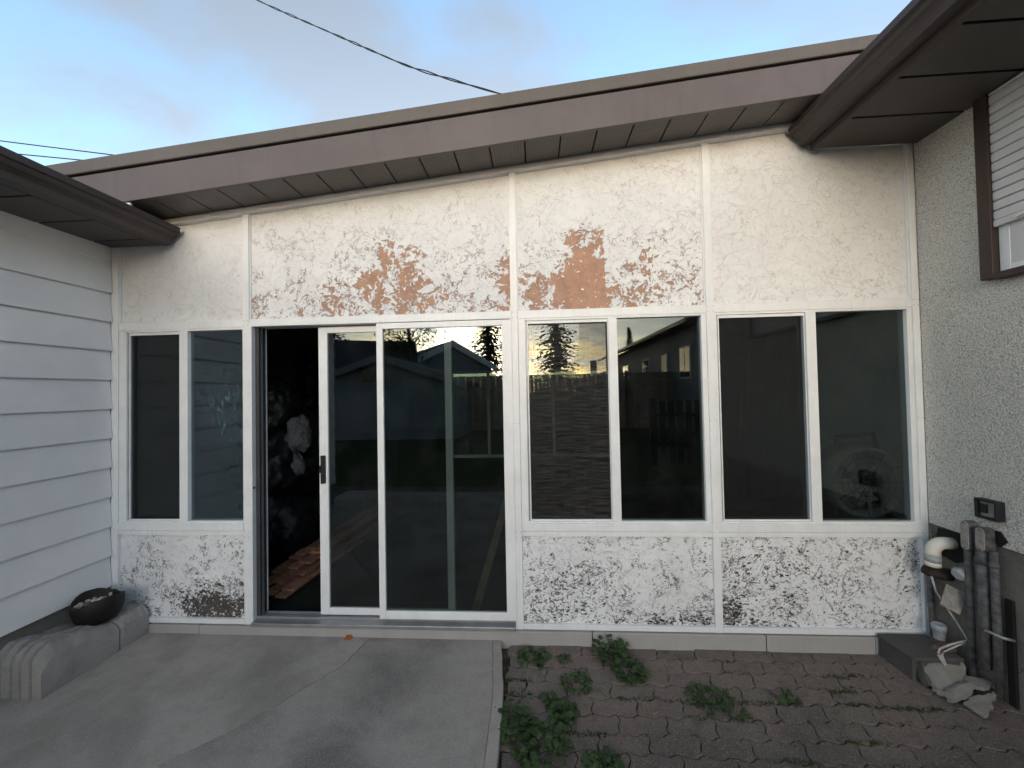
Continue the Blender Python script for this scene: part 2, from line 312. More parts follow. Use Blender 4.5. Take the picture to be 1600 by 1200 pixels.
def m_screen(name, streak):
    t = NT(name); P = t.pos()
    tr = t.n('ShaderNodeBsdfTransparent'); df = t.n('ShaderNodeBsdfDiffuse')
    X = t.xyz(P)
    hs_ = t.noise(t.scl(P, (8, 1, 130)), 1, 2, 0.5); vs_ = t.noise(t.scl(P, (90, 1, 5)), 1, 4, 0.6)
    big = t.noise(P, 3, 3, 0.5)
    a = t.ma('ADD', 0.36, t.ma('MULTIPLY', t.ma('SUBTRACT', hs_, 0.5), 0.85*streak[0]))
    a = t.ma('ADD', a, t.ma('MULTIPLY', t.ma('SUBTRACT', vs_, 0.5), 1.0*streak[1]))
    a = t.ma('ADD', a, t.ma('MULTIPLY', t.ma('SUBTRACT', big, 0.5), 0.25), clamp=True)
    c = t.mix(t.sm(t.ma('ADD', t.ma('MULTIPLY', hs_, streak[0]), t.ma('MULTIPLY', vs_, streak[1])), 0.40, 0.75), (0.03, 0.03, 0.031), (0.085, 0.082, 0.08))
    t.put(df.inputs[0], c)
    ms = t.n('ShaderNodeMixShader'); t.put(ms.inputs[0], a); t.t.links.new(tr.outputs[0], ms.inputs[1]); t.t.links.new(df.outputs[0], ms.inputs[2])
    return t.done(ms.outputs[0])
M['screen'] = m_screen('insect_screen', (0.15, 0.15))
M['screen_h'] = m_screen('insect_screen_streaked', (0.9, 0.35))
M['screen_v'] = m_screen('insect_screen_dusty', (0.1, 0.4))
def m_leaf(name, a, b):
    t = NT(name); P = t.pos(); r = t.rnd()
    c = t.mix(r, a, b); c = t.mix(t.sm(t.noise(P, 60, 3, 0.5), 0.4, 0.7), c, tuple(q*0.6 for q in a))
    d = t.bsdf(c, 0.6, None, 0, 0.3)
    tl = t.n('ShaderNodeBsdfTranslucent'); t.put(tl.inputs[0], c)
    ms = t.n('ShaderNodeMixShader'); ms.inputs[0].default_value = 0.2; t.t.links.new(d, ms.inputs[1]); t.t.links.new(tl.outputs[0], ms.inputs[2])
    return t.done(ms.outputs[0])
M['weed'] = m_leaf('weed_leaf', (0.042, 0.078, 0.028), (0.078, 0.125, 0.050))
M['moss'] = m_leaf('moss_green', (0.06, 0.08, 0.028), (0.09, 0.105, 0.04))
M['needle'] = m_leaf('spruce_needles', (0.020, 0.032, 0.020), (0.03, 0.045, 0.028))
M['birch'] = m_leaf('birch_leaves', (0.045, 0.06, 0.03), (0.07, 0.08, 0.03))
M['bark'] = mat_basic('bark', (0.09, 0.075, 0.06), 0.9, 0.4, 20, 0.8, 60)
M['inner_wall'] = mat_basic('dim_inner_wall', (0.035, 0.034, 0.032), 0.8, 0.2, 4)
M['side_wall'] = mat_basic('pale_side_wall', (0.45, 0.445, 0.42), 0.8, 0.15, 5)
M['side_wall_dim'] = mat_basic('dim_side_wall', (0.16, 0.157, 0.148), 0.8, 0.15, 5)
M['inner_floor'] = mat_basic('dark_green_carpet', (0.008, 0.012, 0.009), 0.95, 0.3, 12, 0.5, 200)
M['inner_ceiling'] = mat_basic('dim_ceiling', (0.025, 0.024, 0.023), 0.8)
M['black_plastic'] = mat_basic('black_bag_plastic', (0.009, 0.009, 0.010), 0.45, 0.2, 9, 0.1, 8, 0.3, dist=0.01)
M['white_plastic'] = mat_basic('white_bag_plastic', (0.12, 0.12, 0.125), 0.6, 0.15, 9, 0.3, 14, 0.2, dist=0.01)
M['cedar'] = mat_basic('cedar_plank', (0.40, 0.205, 0.135), 0.7, 0.3, 20, 0.3, 60, 0.2, rndvar=0.3)
M['pale_wood'] = mat_basic('pale_wood', (0.26, 0.18, 0.12), 0.7, 0.3, 14, 0.3, 60, 0.2)
M['dark_wood'] = mat_basic('dark_wood', (0.018, 0.015, 0.013), 0.6, 0.3, 10)
M['black_metal'] = mat_basic('black_metal', (0.02, 0.02, 0.022), 0.45, 0.3, 15)
M['fan_grey'] = mat_basic('grey_fan_shell', (0.24, 0.24, 0.245), 0.45, 0.2, 15)
M['bowl'] = mat_basic('dark_brown_glazed_clay', (0.010, 0.007, 0.006), 0.6, 0.4, 30, 0.5, 40, 0.4)
M['pebble'] = mat_basic('pale_pebbles', (0.42, 0.37, 0.33), 0.85, 0.3, 60, rndvar=0.3)
M['pvc'] = mat_basic('white_pvc', (0.68, 0.66, 0.60), 0.4, 0.1, 12)
M['pvc_grey'] = mat_basic('grey_pvc', (0.35, 0.37, 0.39), 0.45, 0.1, 12)
M['pipe'] = mat_basic('dark_grey_steel_pipe', (0.095, 0.095, 0.098), 0.6, 0.55, 28, 0.4, 90, 0.3)
M['conduit_box'] = mat_basic('weathered_conduit_box', (0.28, 0.262, 0.245), 0.6, 0.3, 40, 0.3, 90)
M['rust'] = mat_basic('dark_dirt', (0.03, 0.026, 0.022), 0.8, 0.4, 30)
M['brick'] = mat_basic('brown_brick_chunk', (0.12, 0.085, 0.07), 0.9, 0.3, 25, 0.7, 60)
M['wire'] = mat_basic('black_cable', (0.02, 0.02, 0.025), 0.6)
M['cable_white'] = mat_basic('dirty_white_cable', (0.42, 0.41, 0.39), 0.55, 0.2, 40)
M['shutter'] = mk_white('white_shutter_slat', (0.60, 0.605, 0.62), 0.45)
M['dryleaf'] = mat_basic('dry_orange_leaf', (0.35, 0.10, 0.025), 0.8, 0.3, 40)
M['fence_tan'] = mat_basic('tan_fence_board', (0.30, 0.225, 0.16), 0.85, 0.3, 6, 0.3, 30, 0.2, rndvar=0.2)
M['fence_dark'] = mat_basic('dark_fence_board', (0.055, 0.058, 0.06), 0.8, 0.3, 6, rndvar=0.2)
M['garage_wall'] = mat_basic('pale_garage_wall', (0.19, 0.20, 0.21), 0.8, 0.1, 3)
M['roof_dark'] = mat_basic('dark_shingle_roof', (0.05, 0.05, 0.055), 0.9, 0.3, 10, 0.5, 30)
M['white_trim'] = mat_basic('white_rake_trim', (0.75, 0.75, 0.74), 0.6)
M['house_siding'] = mat_basic('grey_house_siding', (0.22, 0.24, 0.26), 0.7, 0.1, 5)
M['dark_glass'] = mat_basic('dark_window_glass', (0.015, 0.018, 0.02), 0.08, 0.1, 3, spec=0.6)
M['red_brick'] = mat_basic('red_chimney_brick', (0.32, 0.13, 0.09), 0.9, 0.3, 12)
M['paper'] = mat_basic('pale_card', (0.45, 0.44, 0.42), 0.8)
M['picture'] = None
def m_picture():
    t = NT('dark_picture_print'); P = t.pos()
    n = t.noise(t.scl(P, (3, 9, 4)), 2.5, 5, 0.6, 1.5)
    X = t.xyz(P); band = t.sm(t.ma('ABSOLUTE', t.ma('SUBTRACT', X[1], 2.32)), 0.03, 0.14, 1, 0)
    return t.done(t.bsdf(t.mix(t.ma('MULTIPLY', t.sm(n, 0.48, 0.58), band), (0.03, 0.025, 0.022), (0.42, 0.40, 0.37)), 0.4))
M['picture'] = m_picture()

# ------------------------------------------------------------------ geometry helpers
class MB:
    def __init__(s): s.v = []; s.f = []; s.smooth = []
    def add(s, vs, fs, sm=False):
        b = len(s.v); s.v += [tuple(p) for p in vs]
        for q in fs: s.f.append(tuple(b+i for i in q)); s.smooth.append(sm)
        return s
    def box(s, x0, x1, y0, y1, z0, z1):
        if x0 > x1: x0, x1 = x1, x0
        if y0 > y1: y0, y1 = y1, y0
        if z0 > z1: z0, z1 = z1, z0
        v = [(x, y, z) for z in (z0, z1) for y in (y0, y1) for x in (x0, x1)]
        return s.add(v, [(0,2,3,1),(4,5,7,6),(0,1,5,4),(2,6,7,3),(0,4,6,2),(1,3,7,5)])
    def hexa(s, v): return s.add(v, [(0,2,3,1),(4,5,7,6),(0,1,5,4),(2,6,7,3),(0,4,6,2),(1,3,7,5)])
    def prism(s, poly, axis, a, b, sm=False):
        """poly: 2D points; axis: 0,1,2 the extrusion axis"""
        def p3(p, t):
            q = list(p); q.insert(axis, t); return tuple(q)
        n = len(poly); v = [p3(p, a) for p in poly]+[p3(p, b) for p in poly]
        s.add(v, [(i, (i+1) % n, n+(i+1) % n, n+i) for i in range(n)], sm)
        b0 = len(s.v)-2*n
        s.f.append(tuple(b0+i for i in range(n))[::-1]); s.smooth.append(False)
        s.f.append(tuple(b0+n+i for i in range(n))); s.smooth.append(False)
        return s
    def tube(s, pts, rad, seg=10, caps=True):
        pts = [Vector(p) for p in pts]; n = len(pts); rads = rad if isinstance(rad, (list, tuple)) else [rad]*n
        up = Vector((0.13, 0.21, 1)).normalized(); vs_ = []; prev = None
        for i, p in enumerate(pts):
            d = (pts[min(i+1, n-1)]-pts[max(i-1, 0)]).normalized()
            a = d.cross(up) if prev is None else prev-d*prev.dot(d)
            if a.length < 1e-4: a = d.cross(Vector((1, 0.1, 0)))
            a.normalize(); prev = a; b = d.cross(a)
            for k in range(seg):
                t = 2*math.pi*k/seg; vs_.append(p+(a*math.cos(t)+b*math.sin(t))*rads[i])
        fs = [(i*seg+k, i*seg+(k+1) % seg, (i+1)*seg+(k+1) % seg, (i+1)*seg+k) for i in range(n-1) for k in range(seg)]
        s.add(vs_, fs, True)
        if caps:
            b0 = len(s.v)-n*seg
            s.f.append(tuple(b0+k for k in range(seg))[::-1]); s.smooth.append(False)
            s.f.append(tuple(b0+(n-1)*seg+k for k in range(seg))); s.smooth.append(False)
        return s
    def lathe(s, prof, c, seg=32, wob=None):
        vs_ = []
        for i, (r, z) in enumerate(prof):
            for k in range(seg):
                t = 2*math.pi*k/seg; w = wob(t, i) if wob else (1, 0)
                vs_.append((c[0]+r*w[0]*math.cos(t), c[1]+r*w[0]*math.sin(t), c[2]+z+w[1]))
        n = len(prof)
        fs = [(i*seg+k, i*seg+(k+1) % seg, (i+1)*seg+(k+1) % seg, (i+1)*seg+k) for i in range(n-1) for k in range(seg)]
        return s.add(vs_, fs, True)
    def build(s, name, mat, parent=None, loc=None, bevel=0.0):
        org = Vector(loc) if loc is not None else (parent.matrix_world.translation.copy() if parent is not None else Vector((0, 0, 0)))
        me = bpy.data.meshes.new(name); me.from_pydata([tuple(Vector(p)-org) for p in s.v], [], s.f)
        me.polygons.foreach_set('use_smooth', s.smooth)
        bm = bmesh.new(); bm.from_mesh(me); bmesh.ops.recalc_face_normals(bm, faces=bm.faces); bm.to_mesh(me); bm.free()
        me.materials.append(M[mat] if isinstance(mat, str) else mat)
        o = bpy.data.objects.new(name, me); col.objects.link(o)
        if parent is not None:
            o.parent = parent; o.location = org-parent.matrix_world.translation
        else: o.location = org
        o.matrix_world.translation = org
        if bevel:
            b = o.modifiers.new('bevel', 'BEVEL'); b.width = bevel; b.segments = 2; b.limit_method = 'ANGLE'
        return o
def tag(o, label, cat=None, group=None, kind=None):
    if label: o['label'] = label
    if cat: o['category'] = cat
    if group: o['group'] = group
    if kind: o['kind'] = kind
    return o
def empty(name, loc, label=None, cat=None, group=None):
    o = bpy.data.objects.new(name, None); col.objects.link(o); o.location = loc; o.matrix_world = Matrix.Translation(loc); o.empty_display_size = 0.1
    return tag(o, label, cat, group)
def box(name, mat, parent, *a, bevel=0.0): return MB().box(*a).build(name, mat, parent, bevel=bevel)
def struct(o): o['kind'] = 'structure'; return o
def inst(name, mesh, parent, loc, rot=(0,0,0), sc=(1,1,1)):
    o = bpy.data.objects.new(name, mesh); col.objects.link(o)
    if parent is not None: o.parent = parent; o.location = Vector(loc)-parent.matrix_world.translation
    else: o.location = loc
    o.rotation_euler = rot; o.scale = sc
    return o

XL, XR = -3.018, 2.44
# ------------------------------------------------------------------ ground
g = MB().add([(-400, -400, -0.07), (400, -400, -0.07), (400, 400, -0.07), (-400, 400, -0.07)], [(0, 1, 2, 3)]).build('ground', 'earth'); struct(g)
g = MB().add([(-40, -60, -0.064), (40, -60, -0.064), (40, -4.2, -0.064), (-40, -4.2, -0.064)], [(0, 1, 2, 3)]).build('lawn', 'lawn'); struct(g)

# concrete pad, broken along a crack into two pieces
crack = [(-1.12, 0.06), (-1.137, -0.042), (-1.165, -0.17), (-1.189, -0.276), (-1.235, -0.34), (-1.285, -0.413), (-1.335, -0.475), (-1.377, -0.552), (-1.45, -0.63), (-1.487, -0.679), (-1.57, -0.77), (-1.639, -0.834), (-1.714, -0.911), (-1.9, -1.15), (-2.1, -1.5), (-2.2, -2.1), (-2.35, -3.6)]
cj = []
for i in range(len(crack)-1):
    for k in range(5):
        u = k/5; a, b = crack[i], crack[i+1]
        cj.append((a[0]+(b[0]-a[0])*u+random.uniform(-1, 1)*0.006*(0 if k == 0 else 1), a[1]+(b[1]-a[1])*u))
cj.append(crack[-1])
redge = []
yy = 0.06
while yy > -3.6:
    redge.append((-0.250+0.055*min(1, max(0, -yy/0.5))+0.004*mnoise.noise((yy*9, 3, 0))+0.006*mnoise.noise((yy*2.5, 1, 0)), yy)); yy -= 0.03
slabroot = struct(empty('concrete_pad', (-1.6, -1.7, 0)))
def slabpiece(poly, mat, z1):
    MB().prism(poly, 2, -0.12, z1).build('slab_piece', mat, slabroot, bevel=0.0015)
slabpiece([(-3.2, 0.06)]+[(x-0.0065*(0.35+0.65*abs(mnoise.noise((y*5, 2, 0)))), y) for x, y in cj]+[(-3.2, -3.6)], 'slab', 0.0)
edge_in = [(x-0.058+0.002*mnoise.noise((y*7, 9, 0)), y) for x, y in redge]
slabpiece([(x+0.0025, y) for x, y in cj]+[(x-0.0006, y) for x, y in edge_in[::-1]], 'slab2', -0.0012)
MB().prism([(x+0.0006, y) for x, y in edge_in]+redge[::-1], 2, -0.12, 0.0015).build('edging_strip', 'slab', slabroot, bevel=0.005)

# paver bed: wavy-edged interlocking pavers, each its own piece
bed = struct(MB().box(-0.25, 2.6, -3.6, 0.06, -0.15, -0.0545).build('paver_bed', 'soil'))
PL, PW = 0.235, 0.105
def wav(x, amp=0.0085):
    u = (x/(PL/2)) % 1.0
    t = abs(u-0.5)*4-1            # triangle -1..1
    return amp*max(-1, min(1, t*1.8))
def paver_mesh(seed):
    rnd = random.Random(seed); gap = 0.0022; x0, x1 = -PL/2+gap, PL/2-gap; y0, y1 = -PW/2+gap, PW/2-gap
    ns = 14; out = []
    zig = lambda y: 0.010*math.sin((y/PW)*2*math.pi)
    for i in range(ns+1):
        x = x0+(x1-x0)*i/ns; out.append((x+zig(y0+wav(x+PL/2)), y0+wav(x+PL/2)))
    for i in range(1, 6):
        y = y0+(y1-y0)*i/6; out.append((x1+zig(y), y+wav(x1+PL/2)))
    for i in range(ns+1):
        x = x1-(x1-x0)*i/ns; out.append((x+zig(y1+wav(x+PL/2)), y1+wav(x+PL/2)))
    for i in range(1, 6):
        y = y1-(y1-y0)*i/6; out.append((x0+zig(y), y+wav(x0+PL/2)))
    n = len(out); cx = sum(p[0] for p in out)/n; cy = sum(p[1] for p in out)/n
    out = [(p[0]+rnd.uniform(-1, 1)*0.0016, p[1]+rnd.uniform(-1, 1)*0.0016) for p in out]
    rings = [(1.0, -0.05), (1.0, -0.005), (0.985, -0.0012), (0.962, 0.0)]
    v = []; fcs = []
    for k, (sc_, z) in enumerate(rings):
        for p in out:
            q = (cx+(p[0]-cx)*(1-(1-sc_)*0.5), cy+(p[1]-cy)*(1-(1-sc_)*1.1))
            v.append((q[0], q[1], z+(rnd.uniform(-1, 1)*0.0012 if k == 2 else 0)))
    for k in range(3):
        for i in range(n): fcs.append((k*n+i, k*n+(i+1) % n, (k+1)*n+(i+1) % n, (k+1)*n+i))
    fcs.append(tuple(3*n+i for i in range(n)))
    me = bpy.data.meshes.new('paver'); me.from_pydata(v, [], fcs); me.materials.append(M['paver'])
    for p in me.polygons: p.use_smooth = len(p.vertices) == 4
    return me
pmesh = [paver_mesh(i) for i in range(6)]
slope = -0.035     # the bed dips a little to the right
def bedz(x, y): return -0.030-0.008*max(0, x)+0.010*mnoise.noise((x*1.7, y*1.7, 0.3))
np_ = 0
for r_ in range(16):
    yc = 0.006-PW/2-0.004-r_*PW
    off = (PL/2 if r_ % 2 else 0)+0.02
    for c_ in range(-2, 13):
        xc = -0.1+off+c_*PL
        if xc < -0.20+0.075 or xc > 2.52: continue
        o = inst('paver', random.choice(pmesh), bed, (xc, yc+random.uniform(-1, 1)*0.002, bedz(xc, yc)+random.uniform(-0.003, 0.003)),
                 (random.uniform(-0.018, 0.018), random.uniform(-0.015, 0.015), random.uniform(-0.006, 0.006)))
        np_ += 1
# half pieces along the slab edge
for r_ in range(1, 16, 1):
    yc = 0.006-PW/2-0.004-r_*PW; off = (PL/2 if r_ % 2 else 0)+0.02
    xs = [-0.1+off+c_*PL for c_ in range(-2, 3) if -0.1+off+c_*PL >= -0.125]
    left = min(xs)-PL/2+0.003
    if left > -0.175:
        MB().prism([(-0.182, yc-PW/2+0.006), (left-0.004, yc-PW/2+0.004), (left-0.007, yc), (left-0.004, yc+PW/2-0.004), (-0.184, yc+PW/2-0.006)], 2, -0.09, -0.034+random.uniform(-0.006, 0.004)).build('paver', 'paver', bed, bevel=0.004)

# ------------------------------------------------------------------ sunroom
sr = empty('sunroom', (-0.29, 0, 0), 'white sunroom with peeling paint panels and sliding glass door', 'sunroom')
def zs(x): return 3.165+0.1*x           # soffit height at the wall
POST = [(-3.018, -2.964), (-2.03, -1.985), (-0.142, -0.100), (1.130, 1.179), (2.396, 2.438)]
YF = 0.0
for i, (a, b) in enumerate(POST):
    mb = MB().hexa([(a, YF, 0.06), (b, YF, 0.06), (a, 0.09, 0.06), (b, 0.09, 0.06), (a, YF, zs(a)-0.03), (b, YF, zs(b)-0.03), (a, 0.09, zs(a)-0.03), (b, 0.09, zs(b)-0.03)])
    p = mb.build('post', 'white', sr, bevel=0.0025)
    if 0 < i:
        for z in (0.66, 0.70, 1.42, 2.13, 2.165):
            for xx in (a+0.007, b-0.007):
                MB().tube([(xx, -0.0015, z), (xx, 0.004, z)], 0.0022, 6).build('screw', 'black_track', p)
BAYS = [(-2.964, -2.03), (-1.985, -0.142), (-0.100, 1.130), (1.179, 2.396)]
UP = ['panel_up_corner', 'panel_up_door', 'panel_up_mid', 'panel_up_right']
LO = ['panel_lo_left', None, 'panel_lo_mid', 'panel_lo_right']
for (a, b), um, lm in zip(BAYS, UP, LO):
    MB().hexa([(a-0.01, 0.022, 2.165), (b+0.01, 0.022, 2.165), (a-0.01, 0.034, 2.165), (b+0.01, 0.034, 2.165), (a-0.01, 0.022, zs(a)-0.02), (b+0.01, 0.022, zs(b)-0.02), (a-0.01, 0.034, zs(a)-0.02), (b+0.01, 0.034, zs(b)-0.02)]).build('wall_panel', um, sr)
    # slim beads round the upper panel
    for x in (a, b-0.006): MB().box(x, x+0.006, 0.012, 0.0215, 2.176, zs(x)-0.05).build('panel_bead', 'white', sr)
    hz = 2.120 if lm else 2.142
    MB().box(a+0.0005, b-0.0005, 0.003, 0.08, hz, 2.175).build('header_rail', 'white', sr, bevel=0.003)
    if lm:
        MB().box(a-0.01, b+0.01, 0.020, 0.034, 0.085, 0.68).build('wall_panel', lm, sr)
        sl_ = MB().box(a+0.0005, b-0.0005, -0.003, 0.085, 0.702, 0.755).build('sill', 'white', sr, bevel=0.004)
        MB().box(a+0.0005, b-0.0005, 0.002, 0.06, 0.670, 0.7005).build('sill_apron', 'white', sl_, bevel=0.002)
        for xx in (a+0.09, b-0.12):
            MB().box(xx, xx+0.035, -0.0055, -0.0025, 0.713, 0.722).build('weep_cover', 'white', sl_, bevel=0.001)
        MB().box(a+0.0005, b-0.0005, -0.001, 0.06, 0.0625, 0.096).build('bottom_rail', 'white', sr, bevel=0.002)
# base boards
for a, b, dy in [(-2.72, -2.352, -0.012), (-2.345, 0.343, -0.016), (0.348, 1.430, -0.014), (1.437, 2.088, -0.012), (2.096, 2.20, -0.008)]:
    MB().box(a, b, dy, 0.05, -0.06, 0.056).build('base_board', 'baseboard', sr, bevel=0.004)
MB().box(-2.75, 2.43, 0.012, 0.07, -0.08, 0.0615).build('sill_plate', 'gap', sr)
# trim under the soffit
MB().hexa([(XL+0.05, -0.018, zs(XL)-0.042), (XR-0.05, -0.018, zs(XR)-0.042), (XL+0.05, 0.03, zs(XL)-0.042), (XR-0.05, 0.03, zs(XR)-0.042),
           (XL+0.05, -0.018, zs(XL)-0.002), (XR-0.05, -0.018, zs(XR)-0.002), (XL+0.05, 0.03, zs(XL)-0.002), (XR-0.05, 0.03, zs(XR)-0.002)]).build('soffit_trim', 'greytrim', sr, bevel=0.003)

def frame(mb, x0, x1, z0, z1, y0, y1, wl, wr, wb, wt):
    mb.box(x0, x0+wl, y0, y1, z0, z1); mb.box(x1-wr, x1, y0, y1, z0, z1)
    mb.box(x0+wl, x1-wr, y0, y1, z0, z0+wb); mb.box(x0+wl, x1-wr, y0, y1, z1-wt, z1); return mb
def window(a, b, x0, xm0, xm1, x1, scr, g2='glass'):
    w = frame(MB(), a+0.001, b-0.001, 0.7552, 2.1198, 0.006, 0.07, x0-a-0.012, b-x1-0.004, 0.012, 0.014).build('window', 'white', sr, bevel=0.002)
    MB().box(xm0, xm1, 0.002, 0.055, 0.7675, 2.1055).build('mullion', 'white', w, bevel=0.003)
    MB().box(x0-0.012, x0-0.002, 0.02, 0.05, 0.7675, 2.1055).build('screen_channel', 'alu', w, bevel=0.002)
    frame(MB(), x0-0.001, xm0-0.0005, 0.7676, 2.1054, 0.016, 0.028, 0.008, 0.004, 0.010, 0.020).build('screen_frame', 'white' , w, bevel=0.001)
    MB().add([(x0, 0.0215, 0.76), (xm0, 0.0215, 0.76), (xm0, 0.0215, 2.1), (x0, 0.0215, 2.1)], [(0, 1, 2, 3)]).build('insect_screen', scr, w)
    MB().box(x0-0.003, xm0+0.01, 0.046, 0.049, 0.768, 2.105).build('pane', 'glass', w)
    MB().box(xm1-0.006, x1+0.004, 0.030, 0.033, 0.768, 2.105).build('pane', g2, w)
    return w
window(-2.964, -2.03, -2.895, -2.504, -2.442, -2.041, 'screen', 'glass_smear')
window(-0.100, 1.130, -0.041, 0.497, 0.555, 1.094, 'screen_h')
window(1.179, 2.396, 1.207, 1.749, 1.811, 2.361, 'screen_v')

# lifted paint flakes that still cling to the boards
M['flake'] = mat_basic('loose_paint_flake', (0.80, 0.80, 0.79), 0.7, 0.1, 30)
fl = MB(); rf_ = random.Random(11)
def flakes(n, cx, cz, sx, sz, x0, x1, z0, z1, big):
    for _ in range(n):
        x, z = rf_.gauss(cx, sx), rf_.gauss(cz, sz)
        if not (x0 < x < x1 and z0 < z < z1): continue
        a = rf_.uniform(0, 6.28); L = rf_.uniform(0.4, 1)*big; w_ = L*rf_.uniform(0.3, 0.7); lift = L*rf_.uniform(0.12, 0.45)
        d = (math.cos(a), math.sin(a)); e = (-d[1], d[0]); P0 = lambda u, v, y: (x+d[0]*u+e[0]*v, y, z+d[1]*u+e[1]*v)
        y0 = 0.0205 if cz > 1 else 0.0188
        fl.add([P0(0, -w_/2, y0), P0(0, w_/2, y0), P0(L*0.5, -w_*0.45, y0-lift*0.3), P0(L*0.5, w_*0.55, y0-lift*0.35), P0(L, -w_*0.2, y0-lift), P0(L*0.95, w_*0.3, y0-lift*0.9)], [(0, 1, 3, 2), (2, 3, 5, 4)])
flakes(90, -0.95, 2.45, 0.20, 0.14, -1.97, -0.15, 2.18, 2.95, 0.020); flakes(40, -1.2, 2.28, 0.5, 0.09, -1.97, -0.15, 2.18, 2.95, 0.015)
flakes(70, 0.36, 2.45, 0.22, 0.16, -0.09, 1.12, 2.18, 3.0, 0.020); flakes(40, 0.6, 2.3, 0.3, 0.1, -0.09, 1.12, 2.18, 3.0, 0.015)
flakes(60, -2.25, 0.2, 0.16, 0.08, -2.95, -2.04, 0.10, 0.66, 0.014)
flakes(110, 0.5, 0.3, 0.35, 0.15, -0.09, 1.12, 0.10, 0.66, 0.012); flakes(110, 1.7, 0.3, 0.35, 0.15, 1.19, 2.38, 0.10, 0.66, 0.012)
fo = fl.build('paint_flakes', 'flake', sr); fo['kind'] = 'stuff'

# sliding door
df = frame(MB(), -1.985, -0.142, 0.062, 2.1415, -0.004, 0.12, 0.022, 0.010, 0.024, 0.020).build('door_frame', 'white', sr, bevel=0.002)
MB().box(-1.962, -0.153, -0.030, 0.12, 0.064, 0.088).build('threshold', 'alu', df, bevel=0.003)
for y in (0.03, 0.045, 0.09): MB().box(-1.962, -0.153, y, y+0.006, 0.0882, 0.102).build('track_rail', 'alu', df)
for y, mt, w_ in ((0.03, 'black_track', 0.016), (0.055, 'alu', 0.02), (0.085, 'black_track', 0.012), (0.1, 'white', 0.012)):
    MB().box(-1.9628, -1.9628+0.028, y, y+w_*0.7, 0.103, 2.121).build('jamb_track', mt, df)
MB().tube([(-1.952, -0.008, 1.0), (-1.952, 0.004, 1.0)], 0.007, 8).build('latch_keeper', 'black_track', df)
def dpanel(x0, x1, z0, z1, y0, sl_, sr_, wb, wt):
    p = frame(MB(), x0, x1, z0, z1, y0, y0+0.03, sl_, sr_, wb, wt).build('door_panel', 'white', df, bevel=0.003)
    MB().box(x0+sl_-0.006, x1-sr_+0.006, y0+0.012, y0+0.016, z0+wb-0.006, z1-wt+0.006).build('pane', 'glass', p)
    return p
fp = dpanel(-1.074, -0.150, 0.114, 2.118, 0.0, 0.045, 0.060, 0.052, 0.040)
bp = dpanel(-1.515, -0.566, 0.106, 2.112, 0.052, 0.064, 0.050, 0.046, 0.042)
MB().box(-1.500, -1.468, 0.036, 0.056, 1.015, 1.21).build('door_handle', 'black_metal', df, bevel=0.004)
MB().box(-1.506, -1.499, 0.030, 0.05, 1.09, 1.14).build('latch_lever', 'black_metal', df, bevel=0.003)

# roof, fascia, soffit strips
YO = -0.27
def slanted(x0, x1, y0, y1, fb, ft): return [(x0, y0, fb(x0)), (x1, y0, fb(x1)), (x0, y1, fb(x0)), (x1, y1, fb(x1)), (x0, y0, ft(x0)), (x1, y0, ft(x1)), (x0, y1, ft(x0)), (x1, y1, ft(x1))]
XA, XB = -3.30, 2.30
MB().hexa(slanted(XA, XB, YO, YO+0.022, lambda x: 3.152+0.0975*x, lambda x: 3.356+0.0945*x)).build('fascia', 'fascia', sr, bevel=0.003)
MB().hexa(slanted(XA, XB, YO-0.012, YO+0.03, lambda x: 3.367+0.0945*x, lambda x: 3.449+0.0928*x)).build('roof_edge', 'drip', sr, bevel=0.006)
MB().hexa(slanted(XA, XB, YO+0.014, YO+0.03, lambda x: 3.3565+0.0945*x, lambda x: 3.3665+0.0945*x)).build('shadow_gap', 'gap', sr)
MB().hexa(slanted(XA, XB, YO+0.031, 3.15, lambda x: 3.30+0.0928*x, lambda x: 3.445+0.0928*x)).build('roof', 'roof_dark', sr)
x = -3.2; SP = 0.2195; k = 0
x = -2.436-4*SP
while x < 2.40:
    x1 = min(x+SP-0.009, 2.425)
    perf = 'soffit_perf'
    MB().hexa(slanted(x, x1, YO+0.023, -0.0005, lambda q: zs(q)-0.003, lambda q: zs(q)+0.006)).build('soffit_panel', perf, sr, bevel=0.002)
    x += SP
MB().hexa(slanted(-3.25, 2.425, YO+0.023, 0.02, lambda q: zs(q)+0.010, lambda q: zs(q)+0.02)).build('soffit_backing', 'gap', sr)
MB().box(-2.62, -2.57, -0.262, -0.25, 2.86, 2.895).build('flashing', 'white', sr)

# room behind the glass
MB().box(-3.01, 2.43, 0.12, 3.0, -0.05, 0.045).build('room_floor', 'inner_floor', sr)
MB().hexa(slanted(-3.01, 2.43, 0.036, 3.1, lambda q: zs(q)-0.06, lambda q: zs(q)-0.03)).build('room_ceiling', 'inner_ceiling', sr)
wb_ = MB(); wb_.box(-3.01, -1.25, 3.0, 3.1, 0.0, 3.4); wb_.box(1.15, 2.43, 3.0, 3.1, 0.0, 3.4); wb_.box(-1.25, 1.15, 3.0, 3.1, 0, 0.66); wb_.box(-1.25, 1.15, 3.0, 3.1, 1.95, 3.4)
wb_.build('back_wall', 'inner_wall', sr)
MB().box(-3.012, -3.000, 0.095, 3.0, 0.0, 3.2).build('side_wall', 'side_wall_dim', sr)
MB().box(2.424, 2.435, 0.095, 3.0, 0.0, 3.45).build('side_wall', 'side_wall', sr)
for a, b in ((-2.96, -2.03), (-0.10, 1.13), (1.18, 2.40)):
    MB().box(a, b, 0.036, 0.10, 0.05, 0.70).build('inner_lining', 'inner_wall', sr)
    MB().box(a, b, 0.086, 0.14, 0.712, 0.748).build('inner_sill', 'pale_wood', sr)
bw = frame(MB(), -1.25, 1.15, 0.66, 1.95, 3.02, 3.07, 0.04, 0.04, 0.04, 0.04).build('window', 'white', sr)
